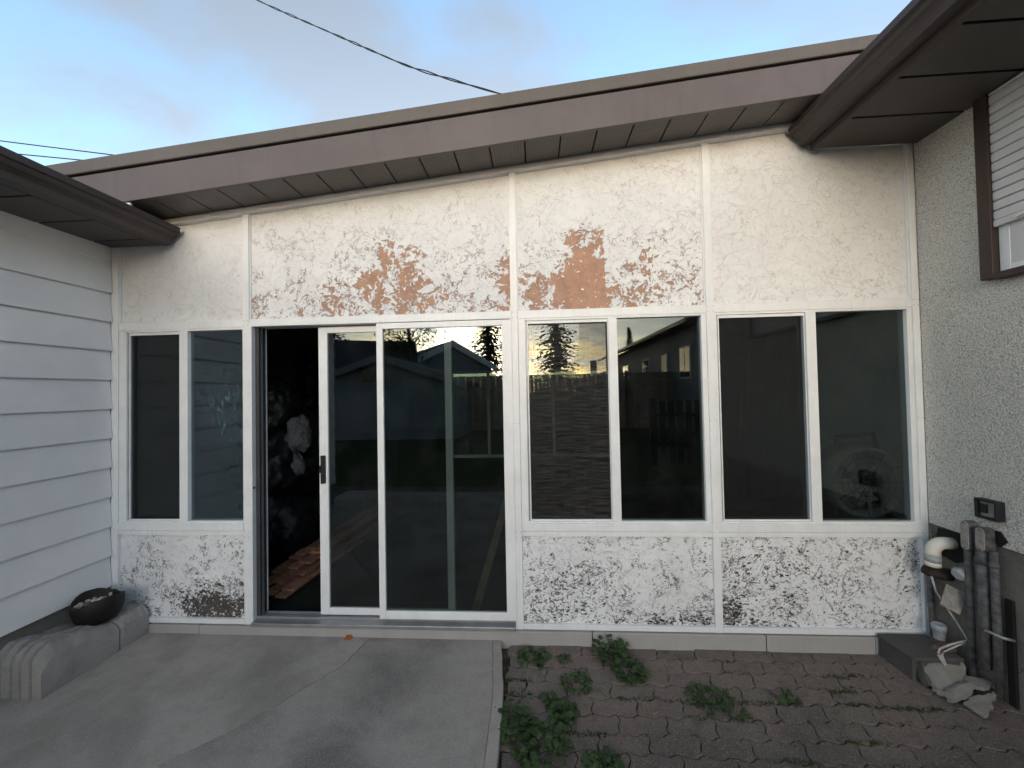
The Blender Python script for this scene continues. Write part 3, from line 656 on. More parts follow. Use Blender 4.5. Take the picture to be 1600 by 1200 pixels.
for xx in (-0.68, 0.28): MB().box(xx-0.02, xx+0.02, 3.02, 3.07, 0.70, 1.91).build('mullion', 'white', bw)
MB().box(-1.21, 1.11, 3.04, 3.043, 0.7, 1.91).build('pane', 'glass', bw)

# ------------------------------------------------------------------ left house (lap siding)
lh = empty('siding_house', (-3.2, -1.4, 0), 'house with pale grey lap siding at the left edge', 'house')
YE = -2.85
zc = [0.317+0.0]
zrow = [0.317, 0.528]+[0.735+0.2070*i for i in range(9)]
for i, z in enumerate(zrow):
    zt = zrow[i+1] if i+1 < len(zrow) else 2.60
    if zt <= z: continue
    # lap board: thick butt at the bottom, thin at the top, tucked under the next
    poly = [(XL-0.012, z+0.016), (XL+0.006, z+0.016), (XL+0.010, z+0.001), (XL+0.0165, z), (XL+0.017, z+0.004), (XL-0.004, zt+0.020), (XL-0.012, zt+0.020)]
    MB().prism(poly, 1, YE, -0.004).build('siding_board', 'siding', lh)
MB().box(XL-0.012, XL+0.006, YE, -0.004, 2.615, 2.73).build('frieze_board', 'siding', lh)
MB().box(-7.0, XL-0.013, YE, 6, 0.0, 2.75).build('wall', 'siding', lh)
MB().box(-7.0, XL-0.006, YE+0.01, -0.0, -0.1, 0.31).build('foundation', 'found_left', lh)
GR = [(1.672, 3.298), (1.672, 3.262), (1.690, 3.258), (1.694, 3.248), (1.701, 3.236), (1.716, 3.226), (1.730, 3.212), (1.736, 3.194), (1.739, 3.180), (1.804, 3.180), (1.804, 3.290), (1.690, 3.286), (1.686, 3.298)]
GP = [(-2.480-(x-1.672), z-0.462) for x, z in GR]
def gutter(parent, poly, y0, y1, capx):
    g_ = MB().prism(poly, 1, y0, y1).build('gutter', 'gutter', parent)
    return g_
gl_ = gutter(lh, GP, YE-0.4, -0.012, 0)
MB().box(-2.640, -2.6135, YE-0.4, -0.006, 2.722, 2.86).build('eave_board', 'gutter', lh)
y = YE-0.4; sp = 0.285
while y < -0.02:
    y1 = min(y+sp-0.013, -0.006)
    MB().box(XL+0.007, -2.6405, y, y1, 2.719, 2.727).build('soffit_panel', 'soffit', lh, bevel=0.002); y += sp
MB().box(XL, -2.641, YE-0.4, -0.006, 2.730, 2.74).build('soffit_backing', 'gap', lh)
MB().prism([(-2.55, 2.845), (-2.55, 2.862), (-5.0, 3.70), (-7.6, 2.86), (-7.6, 2.84), (-5.0, 3.66)], 1, YE-0.4, 6.3).build('roof', 'roof_dark', lh)
MB().prism([(-2.642, 2.742), (-5.0, 3.60), (-7.3, 2.742)], 1, YE-0.38, YE-0.36).build('gable_end', 'siding', lh)

# ------------------------------------------------------------------ right house (stucco)
rh = empty('stucco_house', (2.7, -1.4, 0), 'house with rough grey stucco wall and dark eaves at right edge', 'house')
YR = -2.9
MB().box(XR, 7, YR, -0.0, 0.765, 3.16).build('stucco_wall', 'stucco', rh)
MB().box(XR+0.02, 7, 0.0, 6, 0.0, 3.16).build('rear_wall', 'stucco', rh)
MB().box(XR+0.012, 6.99, YR+0.01, -0.001, -0.1, 0.7645).build('foundation', 'found', rh)
gr_ = gutter(rh, GR, YR-0.4, -0.012, 0)
MB().box(1.8045, 1.832, YR-0.4, -0.006, 3.145, 3.32).build('eave_board', 'gutter', rh)
y = -0.006-0.275*13
ysof = []
while y < -0.02:
    y1 = min(y+0.262, -0.006)
    MB().box(1.8325, XR+0.02, y, y1, 3.150, 3.158).build('soffit_panel', 'soffit', rh, bevel=0.002); y += 0.275
MB().box(1.833, XR, YR-0.4, -0.006, 3.161, 3.17).build('soffit_backing', 'gap', rh)
MB().prism([(1.74, 3.31), (1.74, 3.327), (4.4, 4.28), (7.6, 3.2), (7.6, 3.18), (4.4, 4.24)], 1, YR-0.4, 6.3).build('roof', 'roof_dark', rh)
MB().prism([(1.84, 3.172), (4.4, 4.18), (7.2, 3.172)], 1, YR-0.38, YR-0.36).build('gable_end', 'stucco', rh)
# shuttered window
wy0, wy1 = -0.360, -1.75
w = MB()
w.box(XR-0.045, XR+0.03, wy0-0.058, wy0, 2.175, 3.149); w.box(XR-0.045, XR+0.03, wy1, wy1+0.058, 2.175, 3.149)
w.box(XR-0.050, XR+0.03, wy1+0.0585, wy0-0.0585, 2.165, 2.200)
win = w.build('window', 'brown_frame', rh, bevel=0.003)
z = 2.475
while z < 3.14:
    zt = min(z+0.0485, 3.148)
    MB().prism([(XR-0.022, z), (XR-0.0295, z+0.003), (XR-0.031, (z+zt)/2), (XR-0.0295, zt-0.004), (XR-0.022, zt-0.001), (XR-0.015, zt-0.001), (XR-0.015, z)], 1, wy1+0.059, wy0-0.059).build('shutter_slat', 'shutter', win); z += 0.0505
MB().box(XR-0.036, XR-0.014, wy1+0.059, wy0-0.059, 2.438, 2.4735).build('shutter_end_bar', 'shutter', win, bevel=0.004)
MB().prism([(wy0-0.155, 2.452), (wy0-0.235, 2.470), (wy0-0.235, 2.462), (wy0-0.160, 2.444)], 0, XR-0.052, XR-0.037).build('shutter_handle', 'white', win, bevel=0.003)
wf = frame(MB(), 0, 1, 0, 1, 0, 1, .1, .1, .1, .1)
wfm = MB()
ya, yb = wy1+0.06, wy0-0.06
for (p0, p1, q0, q1) in ((yb-0.045, yb, 2.2005, 2.47), (ya, ya+0.045, 2.2005, 2.47), (ya+0.0455, yb-0.0455, 2.2005, 2.235)):
    wfm.box(XR-0.012, XR+0.005, p0, p1, q0, q1)
wf = wfm.build('window_frame', 'white', win, bevel=0.003)
MB().box(XR-0.010, XR-0.004, ya+0.046, yb-0.046, 2.2355, 2.47).build('blind', 'shutter', wf)

# ------------------------------------------------------------------ curb pieces, bowl
def curb_piece(name, y0, y1, h0, h1, label, round_near):
    nx, ny = 96, 40; xa, xb = -2.722, -3.016; v = []; top = {}
    for j in range(ny+1):
        for i in range(nx+1):
            u = i/nx; w_ = j/ny; x = xa+(xb-xa)*u; y = y0+(y1-y0)*w_
            h = h0+(h1-h0)*w_
            e = min(1, u/0.20); h *= 0.74+0.26*math.sin(e*math.pi/2)                 # rounded front edge
            if round_near:
                q = max(0, (w_-0.72)/0.28); h *= math.sqrt(max(0.0, 1-(q**2.2)*0.55))
            for gx in (0.24, 0.44, 0.64, 0.84):
                d = abs(u-gx-0.02*math.sin(w_*5+gx*9)-(0.02*mnoise.noise((gx*9, y*6, 0))))
                if d < 0.035: h -= 0.030*(1-d/0.035)**0.7*(0.55+0.6*abs(mnoise.noise((gx*5, y*7, 1)))+(0.5 if round_near and w_ > 0.6 else 0))
            h += 0.014*mnoise.noise((x*12, y*12, 2))+0.007*mnoise.noise((x*40, y*40, 3))
            yo = 0.0
            if j in (0, ny): yo = 0.006*mnoise.noise((x*20, 5, h))
            v.append((x+0.005*mnoise.noise((y*9, h*9, 4)) if i == 0 else x, y+yo, max(0.03, h)))
    n1 = nx+1; fcs = [(j*n1+i, j*n1+i+1, (j+1)*n1+i+1, (j+1)*n1+i) for j in range(ny) for i in range(nx)]
    b = len(v); rim = [i for i in range(n1)]+[j*n1+nx for j in range(1, ny+1)]+[ny*n1+i for i in range(nx-1, -1, -1)]+[j*n1 for j in range(ny-1, 0, -1)]
    for q in rim:
        p = v[q]; gx = 0
        if q >= ny*n1 and round_near:           # grooves run down the near end
            u = (q-ny*n1)/nx
            for g0 in (0.24, 0.44, 0.64, 0.84): gx = max(gx, 0.026*max(0, 1-abs(u-g0)/0.035))
        v.append((p[0], p[1]+gx, 0.0)); v[q] = (p[0], p[1]+gx, p[2])
    k = len(rim)
    for i in range(k): fcs.append((rim[i], rim[(i+1) % k], b+(i+1) % k, b+i))
    fcs.append(tuple(b+i for i in range(k)))
    mb = MB(); mb.add(v, fcs, True); o = mb.build(name, 'curb', None, loc=(-2.87, (y0+y1)/2, 0))
    md = o.modifiers.new('split', 'EDGE_SPLIT'); md.split_angle = R(50)
    return tag(o, label, 'curb', 'ridged concrete curb blocks')
curb_piece('concrete_curb', -0.006, -0.186, 0.195, 0.185, 'short ridged concrete curb block in the corner under the bowl', False)
curb_piece('concrete_curb', -0.194, -0.580, 0.185, 0.285, 'longer ridged concrete curb block with rounded grooved near end', True)
bowl = empty('clay_bowl', (-2.862, -0.20, 0.196), 'broken dark brown clay bowl of pebbles on the concrete curb', 'bowl')
rim = lambda t, i: (1+0.05*math.sin(2*t+0.5), (0.020*math.sin(2*t+2.2)+0.016*mnoise.noise((math.cos(t)*2.2, math.sin(t)*2.2, 4)) if i in (4, 5, 6) else 0))
MB().lathe([(0.0, 0.0), (0.075, 0.0), (0.104, 0.035), (0.117, 0.09), (0.118, 0.150), (0.114, 0.155), (0.107, 0.150), (0.103, 0.09), (0.085, 0.05), (0.0, 0.045)], (-2.862, -0.20, 0.196), 40, rim).build('bowl_wall', 'bowl', bowl)
for k in range(34):
    a = random.uniform(0, 6.28); q = 0.092*math.sqrt(random.random()); rs = random.uniform(0.010, 0.020)
    bm = bmesh.new(); bmesh.ops.create_icosphere(bm, subdivisions=2, radius=rs)
    for vv in bm.verts: vv.co *= 1+0.25*mnoise.noise(vv.co*60+Vector((k, 0, 0)))
    me = bpy.data.meshes.new('pebble'); bm.to_mesh(me); bm.free(); me.materials.append(M['pebble'])
    for p in me.polygons: p.use_smooth = True
    inst('pebble', me, bowl, (-2.862+q*math.cos(a), -0.20+q*math.sin(a), 0.196+0.120+random.uniform(-0.012, 0.012)), (a, a*2, 0), (1, 1, 0.7))

# ------------------------------------------------------------------ services and rubble in the right corner
def elbow_pts(c, r_, n=8):   # from the wall out and down
    return [(c[0]+0, c[1], c[2])]
vent = empty('vent_pipe', (2.34, -0.115, 0.55), 'white plastic vent elbow turned down beside the right window sill', 'pipe')
pts = [(2.436, -0.135, 0.690)]
for k in range(9):
    a = math.pi/2*k/8; pts.append((2.395-0.055*math.sin(a), -0.130+0.012*math.sin(a), 0.690-0.055*(1-math.cos(a))))
pts.append((2.340, -0.118, 0.612))
MB().tube(pts, [0.034]*len(pts), 20).build('elbow', 'pvc', vent)
MB().tube([(2.340, -0.118, 0.613), (2.339, -0.117, 0.578)], 0.0365, 20).build('coupling', 'pvc_grey', vent)
MB().tube([(2.339, -0.117, 0.5785), (2.339, -0.117, 0.552)], [0.0355, 0.0355], 20).build('end_ring', 'pvc', vent)
MB().tube([(2.339, -0.117, 0.5515), (2.339, -0.117, 0.545)], 0.028, 16).build('inner_pipe', 'rust', vent)
o = MB().prism([(-0.02, 0.60), (-0.14, 0.58), (-0.23, 0.63), (-0.225, 0.73), (-0.15, 0.758), (-0.05, 0.752)], 0, 2.441, 2.451).build('wall_hole', 'gap', None, loc=(2.446, -0.12, 0.67)); tag(o, 'dark ragged opening in the foundation behind the vent elbow', 'hole')
tag(MB().tube([(2.325, -0.075, 0.515), (2.345, -0.085, 0.505), (2.40, -0.10, 0.495), (2.44, -0.11, 0.495)], [0.026, 0.030, 0.034, 0.034], 14).build('drain_stub', 'rust', None, loc=(2.37, -0.06, 0.5)), 'stubby black pipe end below the white vent elbow', 'pipe')
tag(MB().tube([(2.385, -0.045, 0.49), (2.385, -0.05, 0.30), (2.388, -0.055, -0.06)], 0.014, 10).build('corner_pipe', 'pipe', None, loc=(2.385, -0.05, -0.04)), 'thin grey pipe running down the corner behind the cable', 'pipe')
# cable: down the corner, kinks, back towards the block
tag(MB().tube([(2.34, -0.10, 0.50), (2.352, -0.115, 0.40), (2.385, -0.155, 0.30), (2.44-0.02, -0.19, 0.20), (2.428, -0.20, 0.172), (2.405, -0.20, 0.165), (2.345, -0.19, 0.14), (2.29, -0.185, 0.11), (2.265, -0.195, 0.075)], 0.0055, 8).build('cable', 'cable_white', None, loc=(2.30, -0.18, 0.1)), 'dirty white cable bent over the rubble in the corner', 'cable')
tag(MB().tube([(2.418, -0.205, 0.165), (2.36, -0.20, 0.135), (2.30, -0.195, 0.100), (2.268, -0.205, 0.062)], 0.0045, 8).build('cable', 'cable_white', None, loc=(2.30, -0.2, 0.1)), 'second thinner pale cable lying below the bent cable', 'cable')
# knob and tilted sheet
knob = MB().tube([(2.438, -0.20, 0.55), (2.39, -0.205, 0.545), (2.375, -0.207, 0.54)], [0.035, 0.04, 0.03], 6)
tag(knob.build('grey_cap', 'pvc_grey', None, bevel=0.006, loc=(2.40, -0.2, 0.55)), 'blocky grey plastic cap above the tilted sheet', 'cap')
sp_ = MB(); a0 = Vector((2.352, -0.175, 0.475)); ux = Vector((0.082, -0.022, -0.045)); uz = Vector((-0.052, -0.012, -0.112)); nn = ux.cross(uz).normalized()*0.004
sp_.hexa([tuple(a0), tuple(a0+ux), tuple(a0+nn), tuple(a0+ux+nn), tuple(a0+uz), tuple(a0+ux+uz), tuple(a0+uz+nn), tuple(a0+ux+uz+nn)])
tag(sp_.build('metal_sheet', 'conduit_box', None, loc=(2.37, -0.18, 0.42)), 'small tilted grey metal sheet in front of the conduits', 'sheet')
# conduits with fittings
cd = [(2.398, -0.246, 0.016, 0.80, -0.02, 'left of the three thin dark conduits against the foundation'),
      (2.398, -0.310, 0.024, 0.74, 0.10, 'thick middle conduit ending above the ground at the foundation'),
      (2.404, -0.360, 0.017, 0.74, -0.02, 'right-hand dark conduit against the foundation')]
for x, y, r_, zt, zb, lb in cd:
    t_ = empty('conduit', (x, y, max(zb, -0.03)), lb, 'conduit', 'conduits on the foundation')
    MB().tube([(x, y, zt), (x+0.002, y, 0.4), (x-0.002, y, zb)], r_, 14).build('pipe', 'pipe', t_)
    MB().tube([(x, y, zt-0.06), (x, y, zt-0.085)], r_+0.004, 14).build('collar', 'pipe', t_)
def fitting(y, z0, z1, x, wd, lb):
    t_ = empty('junction_fitting', (x, y, z0), lb, 'conduit fitting', 'conduit fittings')
    n = 10; poly = []
    for k in range(n+1):
        a = math.pi*k/n; poly.append((y+wd*math.cos(a), z1-wd+wd*math.sin(a)))
    for k in range(n+1):
        a = math.pi+math.pi*k/n; poly.append((y+wd*math.cos(a), z0+wd+wd*math.sin(a)))
    MB().prism(poly, 0, x, x+0.05).build('body', 'pipe', t_, bevel=0.005)
    c_ = MB().prism([(y+(p[0]-y)*0.92, (z0+z1)/2+(p[1]-(z0+z1)/2)*0.97) for p in poly], 0, x-0.007, x-0.0005).build('cover', 'conduit_box', t_, bevel=0.003)
    for zz_ in (z0+0.012, z1-0.012): MB().tube([(x-0.010, y, zz_), (x-0.006, y, zz_)], 0.004, 8).build('screw', 'black_track', c_)
fitting(-0.262, 0.705, 0.868, 2.372, 0.0215, 'taller rounded conduit fitting with oval cover at left')
fitting(-0.330, 0.725, 0.855, 2.376, 0.0235, 'shorter rounded conduit fitting right of the tall one')
tag(MB().box(2.436, 2.4515, -0.402, -0.368, -0.05, 0.50).build('dark_slot', 'gap', None, loc=(2.44, -0.385, -0.05), bevel=0.003), 'dark vertical slot in the foundation right of the conduits', 'slot')
tag(MB().tube([(2.440, -0.40, 0.30), (2.40, -0.385, 0.305), (2.375, -0.33, 0.31)], 0.008, 8).build('pipe_strap', 'alu', None, loc=(2.41, -0.38, 0.3)), 'short metal strap across the conduits', 'strap')
tag(MB().prism([(-0.365, 0.845), (-0.395, 0.80), (-0.36, 0.76), (-0.335, 0.79), (-0.33, 0.84)], 0, 2.432, 2.4395).build('stucco_hole', 'gap', None, loc=(2.436, -0.36, 0.8)), 'black ragged hole in the stucco beside the conduit fittings', 'hole')
# outlet box on the stucco
ob = empty('outlet_box', (2.43, -0.335, 0.95), 'small black framed outlet box on the stucco wall', 'outlet')
frm = MB()
for (p0, p1, q0, q1) in ((-0.388, -0.376, 0.900, 1.004), (-0.300, -0.288, 0.900, 1.004), (-0.3755, -0.3005, 0.900, 0.910), (-0.3755, -0.3005, 0.992, 1.004)): frm.box(2.395, 2.4395, p0, p1, q0, q1)
frm.build('box_frame', 'black_metal', ob, bevel=0.002)
MB().box(2.412, 2.439, -0.3750, -0.3010, 0.911, 0.991).build('face_plate', 'conduit_box', ob, bevel=0.002)
MB().box(2.402, 2.4115, -0.338, -0.308, 0.930, 0.978).build('cover_flap', 'black_metal', ob, bevel=0.002)
# concrete block with a plank top
blk = empty('concrete_block', (2.2, -0.10, -0.04), 'dark concrete block with flat cap slab against the sunroom base', 'block')
def skewbox(x0a, x0b, x1, y0, y1, z0, z1): return [(x0b, y0, z0), (x1, y0, z0), (x0a, y1, z0), (x1, y1, z0), (x0b, y0, z1), (x1, y0, z1), (x0a, y1, z1), (x1, y1, z1)]
MB().hexa(skewbox(2.100, 2.105, 2.36, -0.225, -0.018, -0.07, 0.068)).build('block_body', 'block', blk, bevel=0.008)
MB().hexa(skewbox(2.092, 2.098, 2.37, -0.235, -0.018, 0.0685, 0.090)).build('cap_slab', 'block', blk, bevel=0.005)
tag(MB().lathe([(0.026, 0.0), (0.028, 0.05), (0.031, 0.052), (0.034, 0.075), (0.030, 0.085), (0.027, 0.085), (0.024, 0.04), (0.0, 0.04)], (2.375, -0.10, 0.115), 20).build('pvc_stub', 'pvc_grey', None, loc=(2.375, -0.10, 0.115)), 'short open grey pipe stub standing behind the rubble', 'pipe')
tag(MB().box(2.355, 2.40, -0.14, -0.06, -0.05, 0.114).build('rubble_brick', 'brick', None, loc=(2.38, -0.10, -0.05), bevel=0.006), 'brick standing under the grey pipe stub', 'brick')
def stone(poly, th, lb, mat='stone', name='stone_slab'):
    """poly: 3D corners of the top face, thickened along its normal"""
    P_ = [Vector(p) for p in poly]
    # densify + roughen outline
    out = []
    for i in range(len(P_)):
        a, b = P_[i], P_[(i+1) % len(P_)]
        for k in range(5):
            q = a.lerp(b, k/5); d = 0.0 if k == 0 else 0.006
            out.append(q+Vector((random.uniform(-d, d), random.uniform(-d, d), random.uniform(-d, d)*0.2)))
    cc_ = sum(P_, Vector())/len(P_); out = [cc_+(q-cc_)*1.04 for q in out]; P_ = [cc_+(q-cc_)*1.04 for q in P_]
    n_ = (P_[1]-P_[0]).cross(P_[2]-P_[0]).normalized()
    if n_.z < 0: n_ = -n_
    c_ = sum(P_, Vector())/len(P_); n = len(out)
    v = [tuple(c_+(p-c_)*0.97) for p in out]+[tuple(p-n_*th*0.25) for p in out]+[tuple(p-n_*th) for p in out]
    fc = [tuple(range(n))]+[(k*n+i, k*n+(i+1) % n, (k+1)*n+(i+1) % n, (k+1)*n+i) for k in range(2) for i in range(n)]+[tuple(2*n+i for i in range(n))[::-1]]
    o = MB().add(v, fc).build(name, mat, None, loc=tuple(c_))
    return tag(o, lb, 'stone' if mat != 'brick' else 'brick', 'broken stones by the conduits')
stone([(2.145, -0.245, 0.050), (2.190, -0.232, 0.062), (2.262, -0.222, 0.060), (2.275, -0.214, 0.066), (2.370, -0.207, 0.064), (2.382, -0.215, 0.055), (2.345, -0.270, -0.010), (2.255, -0.315, -0.018), (2.150, -0.330, -0.022)], 0.032, 'largest pale stone slab leaning against the concrete block')
stone([(2.135, -0.235, 0.068), (2.205, -0.215, 0.074), (2.17, -0.29, 0.0), (2.125, -0.29, -0.022)], 0.035, 'brown-grey slab edge wedged between block and largest stone', 'block')
stone([(2.155, -0.352, -0.006), (2.250, -0.318, 0.012), (2.335, -0.296, 0.012), (2.322, -0.330, 0.000), (2.225, -0.385, -0.010), (2.120, -0.412, -0.014)], 0.022, 'middle pale stone piece lying in front of the leaning slab')
stone([(2.185, -0.404, -0.012), (2.245, -0.378, -0.006), (2.335, -0.362, -0.004), (2.415, -0.340, 0.000), (2.395, -0.362, -0.006), (2.315, -0.402, -0.012), (2.270, -0.440, -0.014), (2.200, -0.478, -0.016)], 0.02, 'pointed pale stone nearest the camera in the rubble')
stone([(2.33, -0.25, 0.012), (2.42, -0.275, 0.016), (2.43, -0.315, 0.010), (2.36, -0.335, 0.008), (2.315, -0.315, 0.008)], 0.02, 'flat grey stone chip below the conduit ends')
stone([(2.115, -0.315, -0.016), (2.145, -0.335, -0.014), (2.160, -0.36, -0.016), (2.125, -0.35, -0.018)], 0.015, 'small pale chip left of the largest stone')
stone([(2.275, -0.165, 0.120), (2.370, -0.150, 0.120), (2.385, -0.185, 0.105), (2.285, -0.200, 0.102)], 0.055, 'brown brick lump on top of the leaning slab', 'brick', 'brick_lump')
tag(MB().prism([(2.222, 0.112), (2.250, 0.116), (2.268, 0.060), (2.254, 0.050)], 1, -0.242, -0.236).build('white_tape', 'cable_white', None, loc=(2.255, -0.229, 0.07)), 'short strip of white tape hanging over the leaning stone', 'tape')

# ------------------------------------------------------------------ weeds
def leaf_mesh(lobes, seed, curl=0.15):
    rnd = random.Random(seed); n = 18; v = [(0, 0, 0)]; fc = []
    for k in range(n):
        a = 2*math.pi*k/n
        r_ = 0.5*(1+0.13*math.cos(lobes*a))*(0.35 if k == 0 else 1)*(1+rnd.uniform(-0.06, 0.06))
        x, y = 0.45-r_*math.cos(a), r_*math.sin(a)*1.05
        v.append((x, y, -curl*(x*x+y*y)+0.06*math.sin(3*a+seed)))
    v[0] = (0.40, 0, 0.02)
    for k in range(n): fc.append((0, 1+k, 1+(k+1) % n))
    me = bpy.data.meshes.new('leaf'); me.from_pydata(v, [], fc); me.materials.append(M['weed'])
    for p in me.polygons: p.use_smooth = True
    return me
LEAF = [leaf_mesh(l, i) for i, l in enumerate((5, 7, 5, 6))]
def weed(x, y, rad, n, ls, h, lb, zb=None, dirx=0.0, narrow=False):
    z0 = bedz(x, y)-0.02 if zb is None else zb
    t_ = empty('weed', (x, y, z0), lb, 'weed', 'weeds growing between the pavers')
    mb = MB()
    n = int(n*1.7); ls *= 0.82
    for k in range(n):
        a = random.uniform(0, 2*math.pi); q = rad*math.sqrt(random.random()); hh = h*random.uniform(0.3, 1.0)*(1.05-0.6*q/rad)
        px, py = x+q*math.cos(a)+dirx*q, y+q*math.sin(a)*0.85; pz = z0+0.02+hh
        if py > -0.02: py = -0.02-random.uniform(0, 0.02)
        mb.tube([(x+(px-x)*0.2, y+(py-y)*0.2, z0), (x+(px-x)*0.6, y+(py-y)*0.6, z0+hh*0.7+0.01), (px, py, pz)], 0.0014, 4, False)
        s_ = ls*random.choice((0.45, 0.7, 0.9, 1.1, 1.25))*random.uniform(0.85, 1.15)
        inst('leaf', random.choice(LEAF), t_, (px, py, pz), (random.uniform(-0.55, 0.55), random.uniform(-0.5, 0.25), a+random.uniform(-0.6, 0.6)), (s_, s_*(0.45 if narrow else 1), s_))
    mb.build('stems', 'weed', t_)
    return t_
weed(-0.045, -0.143, 0.085, 30, 0.046, 0.03, 'round-leaved weed in the first paver row nearest the slab corner')
weed(0.150, -0.140, 0.05, 22, 0.020, 0.03, 'wispy small weed right of the round-leaved corner weed', narrow=True)
weed(0.455, -0.085, 0.12, 46, 0.038, 0.12, 'tall bushy weed growing up against the white base board')
weed(0.520, -0.225, 0.09, 44, 0.040, 0.05, 'dense weed spreading in front of the tall bushy weed')
weed(0.200, -0.325, 0.085, 36, 0.030, 0.03, 'low weed in the third paver row, left of centre')
weed(-0.13, -0.60, 0.10, 52, 0.044, 0.06, 'large weed clump overhanging the concrete slab edge', dirx=-0.1)
weed(0.00, -0.72, 0.13, 64, 0.042, 0.05, 'widest weed patch near the bottom edge beside the slab')
weed(0.12, -0.53, 0.06, 30, 0.040, 0.05, 'upright weed between the wide patch and the third row weed')
weed(0.045, -0.455, 0.035, 14, 0.036, 0.03, 'small leafy sprig above the wide weed patch')
weed(0.27, -0.80, 0.08, 34, 0.040, 0.03, 'weed at the bottom edge right of the wide patch')
weed(0.90, -0.40, 0.12, 48, 0.030, 0.03, 'spreading weed in the middle of the paver bed', narrow=False)
weed(1.00, -0.48, 0.06, 24, 0.026, 0.03, 'yellowish little weed touching the spreading middle weed', narrow=True)
weed(1.31, -0.385, 0.055, 12, 0.034, 0.015, 'sparse flat weed right of the spreading middle weed')
weed(-0.11, -0.42, 0.06, 16, 0.026, 0.012, 'flat seedling beside the slab edge', narrow=True)
# moss between pavers: nobody could count it
mb = MB()
spots = [(1.15, -0.42, .1), (1.68, -0.25, .06), (1.8, -0.178, .05), (1.95, -0.425, .09), (1.6, -0.36, .10), (1.176, -0.709, .08), (0.55, -0.43, .12), (0.95, -0.43, .2), (-0.12, -0.3, .06), (0.2, -0.65, .1), (1.7, -0.45, .12), (0.05, -0.14, .1), (1.1, -0.15, .07), (1.5, -0.6, .1)]
for sx, sy, sr_ in spots:
    for k in range(int(150*sr_/0.1)):
        a = random.uniform(0, 6.28); q = sr_*math.sqrt(random.random()); x_ = sx+q*math.cos(a)*1.3; y_ = sy+q*math.sin(a)*0.5
        # collect towards the joints
        row = round((0.006-0.004-y_)/PW); y_ = y_*0.35+(0.002-row*PW)*0.65+random.uniform(-0.008, 0.008)
        if y_ > -0.02: continue
        z_ = bedz(x_, y_)-0.004; s_ = random.uniform(0.004, 0.010); b = random.uniform(0, 6.28)
        c, s = math.cos(b)*s_, math.sin(b)*s_
        mb.add([(x_-c, y_-s, z_), (x_+c, y_+s, z_), (x_+c*0.3, y_+s*0.3+random.uniform(-.004, .004), z_+s_*1.1)], [(0, 1, 2)])
for k in range(420):
    sx, sy, sr_ = random.choice(spots); x_ = sx+random.gauss(0, sr_*1.2); row = round((0.002-sy)/PW)+random.choice((0, 0, 1)); y_ = 0.002-row*PW+random.uniform(-0.006, 0.006)
    if y_ > -0.02 or x_ < -0.15 or x_ > 2.4: continue
    z_ = bedz(x_, y_)-0.012; h_ = random.uniform(0.015, 0.045); b = random.uniform(0, 6.28); lx, ly = math.cos(b)*h_*0.6, math.sin(b)*h_*0.6
    mb.add([(x_-0.0011, y_, z_), (x_+0.0011, y_, z_), (x_+lx*0.4+0.001, y_+ly*0.4, z_+h_*0.7), (x_+lx*0.4-0.001, y_+ly*0.4, z_+h_*0.7), (x_+lx, y_+ly, z_+h_*0.9)], [(0, 1, 2, 3), (3, 2, 4)])
tag(mb.build('moss', 'moss', None, loc=(0.8, -0.4, -0.03)), 'low green moss and grass tufts in the paver joints', 'moss', kind='stuff')
# sand and grit by the base
mb = MB()
for k in range(420):
    x_ = random.choice([random.uniform(-2.6, -0.3), random.uniform(-2.4, -1.9), random.uniform(-1.2, -1.0)]); y_ = -0.02-abs(random.gauss(0, 0.018)); s_ = random.uniform(0.0012, 0.0045)
    v = [(x_+random.uniform(-1, 1)*s_, y_+random.uniform(-1, 1)*s_, 0.001+random.uniform(0, 1)*s_) for _ in range(4)]
    mb.add(v, [(0, 1, 2), (0, 2, 3), (0, 3, 1), (1, 3, 2)])
tag(mb.build('grit', 'stone', None, loc=(-1.5, -0.03, 0)), 'fine pale grit along the foot of the base boards', 'grit', kind='stuff')
lf = MB().add([(-1.30, -0.045, 0.002), (-1.265, -0.055, 0.006), (-1.245, -0.035, 0.002), (-1.262, -0.02, 0.018), (-1.290, -0.022, 0.020), (-1.275, -0.036, 0.012)], [(0, 1, 5), (1, 2, 5), (2, 3, 5), (3, 4, 5), (4, 0, 5)]).build('fallen_leaf', 'dryleaf', None, loc=(-1.275, -0.036, 0.0))
tag(lf, 'dry orange leaf lying on the concrete below the door', 'leaf')

# ------------------------------------------------------------------ things inside the sunroom
def lump(name, mat, c, r_, sc, lb, cat, seed, amp=0.35, parent=None):
    bm = bmesh.new(); bmesh.ops.create_icosphere(bm, subdivisions=5, radius=1.0)
    for v in bm.verts:
        q = v.co*1.6+Vector((seed, 0, 0)); d = amp*mnoise.noise(q)+0.16*abs(mnoise.noise(q*3.1))+0.07*mnoise.noise(q*7)
        v.co = Vector((v.co.x*sc[0], v.co.y*sc[1], v.co.z*sc[2]))*(1+d)*r_
    me = bpy.data.meshes.new(name); bm.to_mesh(me); bm.free(); me.materials.append(M[mat])
    for p in me.polygons: p.use_smooth = True
    o = bpy.data.objects.new(name, me); col.objects.link(o); o.location = c
    return tag(o, lb, cat)
lump('garbage_bag', 'black_plastic', (-2.52, 1.0, 0.40), 0.33, (1, 1, 1.05), 'lowest black garbage bag of the pile inside the open door', 'bag', 1)
lump('garbage_bag', 'black_plastic', (-2.52, 1.0, 0.98), 0.31, (1, 1, 1.05), 'middle black garbage bag of the pile inside the open door', 'bag', 5)
lump('garbage_bag', 'black_plastic', (-2.58, 1.05, 1.50), 0.27, (1, 1, 1.2), 'top black garbage bag of the pile inside the open door', 'bag', 9)
